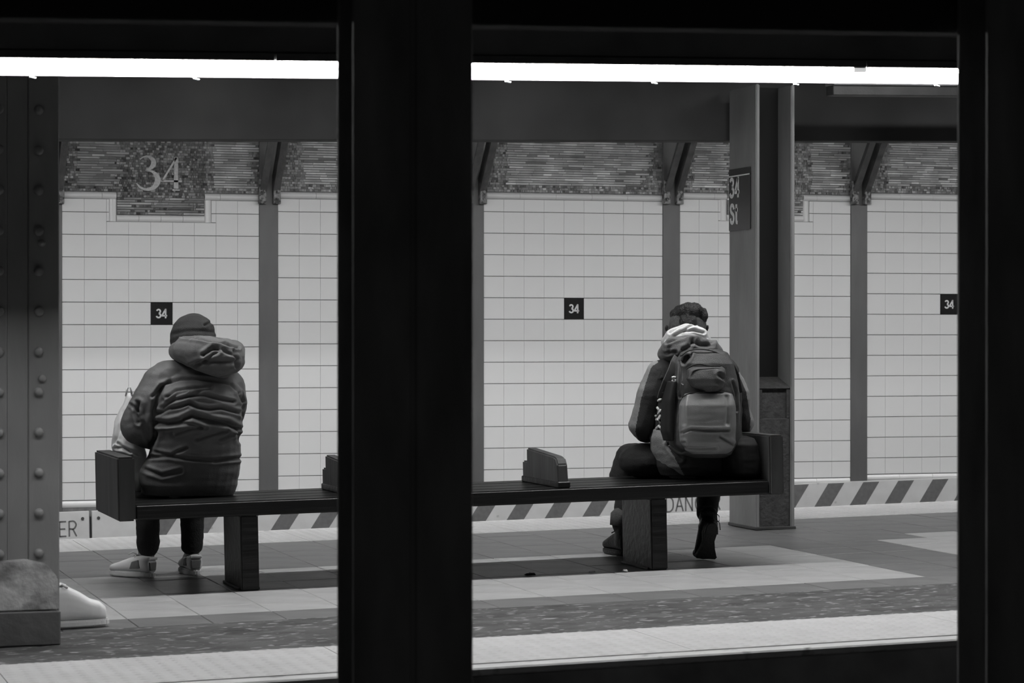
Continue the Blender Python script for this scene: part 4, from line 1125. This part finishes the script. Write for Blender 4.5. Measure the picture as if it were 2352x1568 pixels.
# ------------------------------------------------------------------ standing person behind the riveted column, one white sneaker in view
def person_behind():
    zf = floor_z(1.15); org = Vector((1.08, 10.55, zf)); f = Vector((1, 0, 0))
    V = lambda x, y, z: Vector((1.0 + x, 10.55 + y, zf + z))
    J = dict(head=V(.03, 0, 1.60), headup=Vector((0, 0, 1)), neck=V(.0, 0, 1.43), chest=V(.0, 0, 1.28), pelvis=V(.0, 0, .98),
             shL=V(-.02, .17, 1.38), shR=V(-.02, -.13, 1.38), elL=V(-.03, .22, 1.12), elR=V(-.03, -.17, 1.12), wrL=V(.06, .2, .92), wrR=V(.06, -.15, .92),
             hipL=V(0, .09, .92), hipR=V(0, -.08, .92), knL=V(.03, .12, .50), knR=V(.09, -.09, .50), anL=V(.0, .14, .10), anR=V(.232, -.10, .115), toeL=V(.14, .14, .045), toeR=V(.36, -.10, .05))
    body = add_obj('person', person_body(J, f).mesh('person_body', .008, 3, origin=org), M['skin']); body.location = org
    tag(body, 'standing person hidden behind the riveted column, only one white sneaker and ankle showing', 'person')
    def K(name, bl, mat, parent=body, **kw): return add_obj(name, bl.mesh(name, origin=org, **kw), mat, parent)
    bl = Blob()
    for q in 'LR': bl.chain([(J['hip' + q], .10), (J['kn' + q], .072), (J['an' + q] + Vector((-.005, 0, .05)), .056)])
    K('trousers', bl, M['trouser'], voxel=.008, smooth=3)
    bl = Blob(); bl.chain([(J['chest'] + Vector((0, 0, .03)), .135), (J['pelvis'], .135)]); bl.cap(J['shL'], .075, J['shR'], .075)
    for q in 'LR': bl.chain([(J['sh' + q], .07), (J['el' + q], .06), (J['wr' + q], .045)])
    K('coat', bl, M['jacket'], voxel=.008, smooth=4)
    bl = Blob(); bl.ell(J['head'] + Vector((-.015, 0, .02)), (.10, .085, .105)); K('hair', bl, M['hair'], voxel=.007, smooth=2)
    make_shoe(body, org, (J['anR'].x - .060, J['anR'].y, zf + .003), math.radians(-90), (M['shoe_white'], M['shoe_sole'], M['shoe_grey']), L=.31, pitch=.03, tops=(.115, .130, .145, .145, .118, .088, .076, .052))
    make_shoe(body, org, (J['anL'].x - .055, J['anL'].y, zf + .003), math.radians(-90), (M['shoe_white'], M['shoe_sole'], M['shoe_grey']), L=.30)
person_behind()

# ------------------------------------------------------------------ small litter under the bench
def scrap(name, u, v, sx, sy, mat, label, cat):
    r = ray(u, v); t = CAMH / (GR * r[0] - r[2]); p = Vector((r[0] * t, r[1] * t, CAMH + r[2] * t + .002))
    mb = MB(); n = 9; rr = random.Random(int(u))
    top = [(sx * math.cos(2 * math.pi * k / n) * rr.uniform(.6, 1.1), sy * math.sin(2 * math.pi * k / n) * rr.uniform(.6, 1.1)) for k in range(n)]
    vs_ = [(a, b_, rr.uniform(0, .004)) for a, b_ in top] + [(a, b_, rr.uniform(.006, .014)) for a, b_ in [(q[0] * .8, q[1] * .8) for q in top]] + [(0, 0, .010)]
    fs = [(k, (k + 1) % n, n + (k + 1) % n, n + k) for k in range(n)] + [(n + k, n + (k + 1) % n, 2 * n) for k in range(n)] + [tuple(range(n))[::-1]]
    mb.add(vs_, fs); o = mb.build(name, mat, smooth=True); o.location = p; o.rotation_euler = (0, -TH, 0)
    tag(o, label, cat); return o
scrap('dead_leaf', 1218, 1322, .030, .035, M['pack_dark'], 'small black leaf lying in the bench shadow', 'leaf')
scrap('paper_scrap', 1360, 1316, .016, .020, M['shoe_sole'], 'tiny pale paper scrap in the bench shadow, nearer the black leaf', 'litter')
scrap('paper_scrap', 1436, 1314, .014, .020, M['shoe_sole'], 'tiny pale paper scrap in the bench shadow, nearer the bench leg', 'litter')
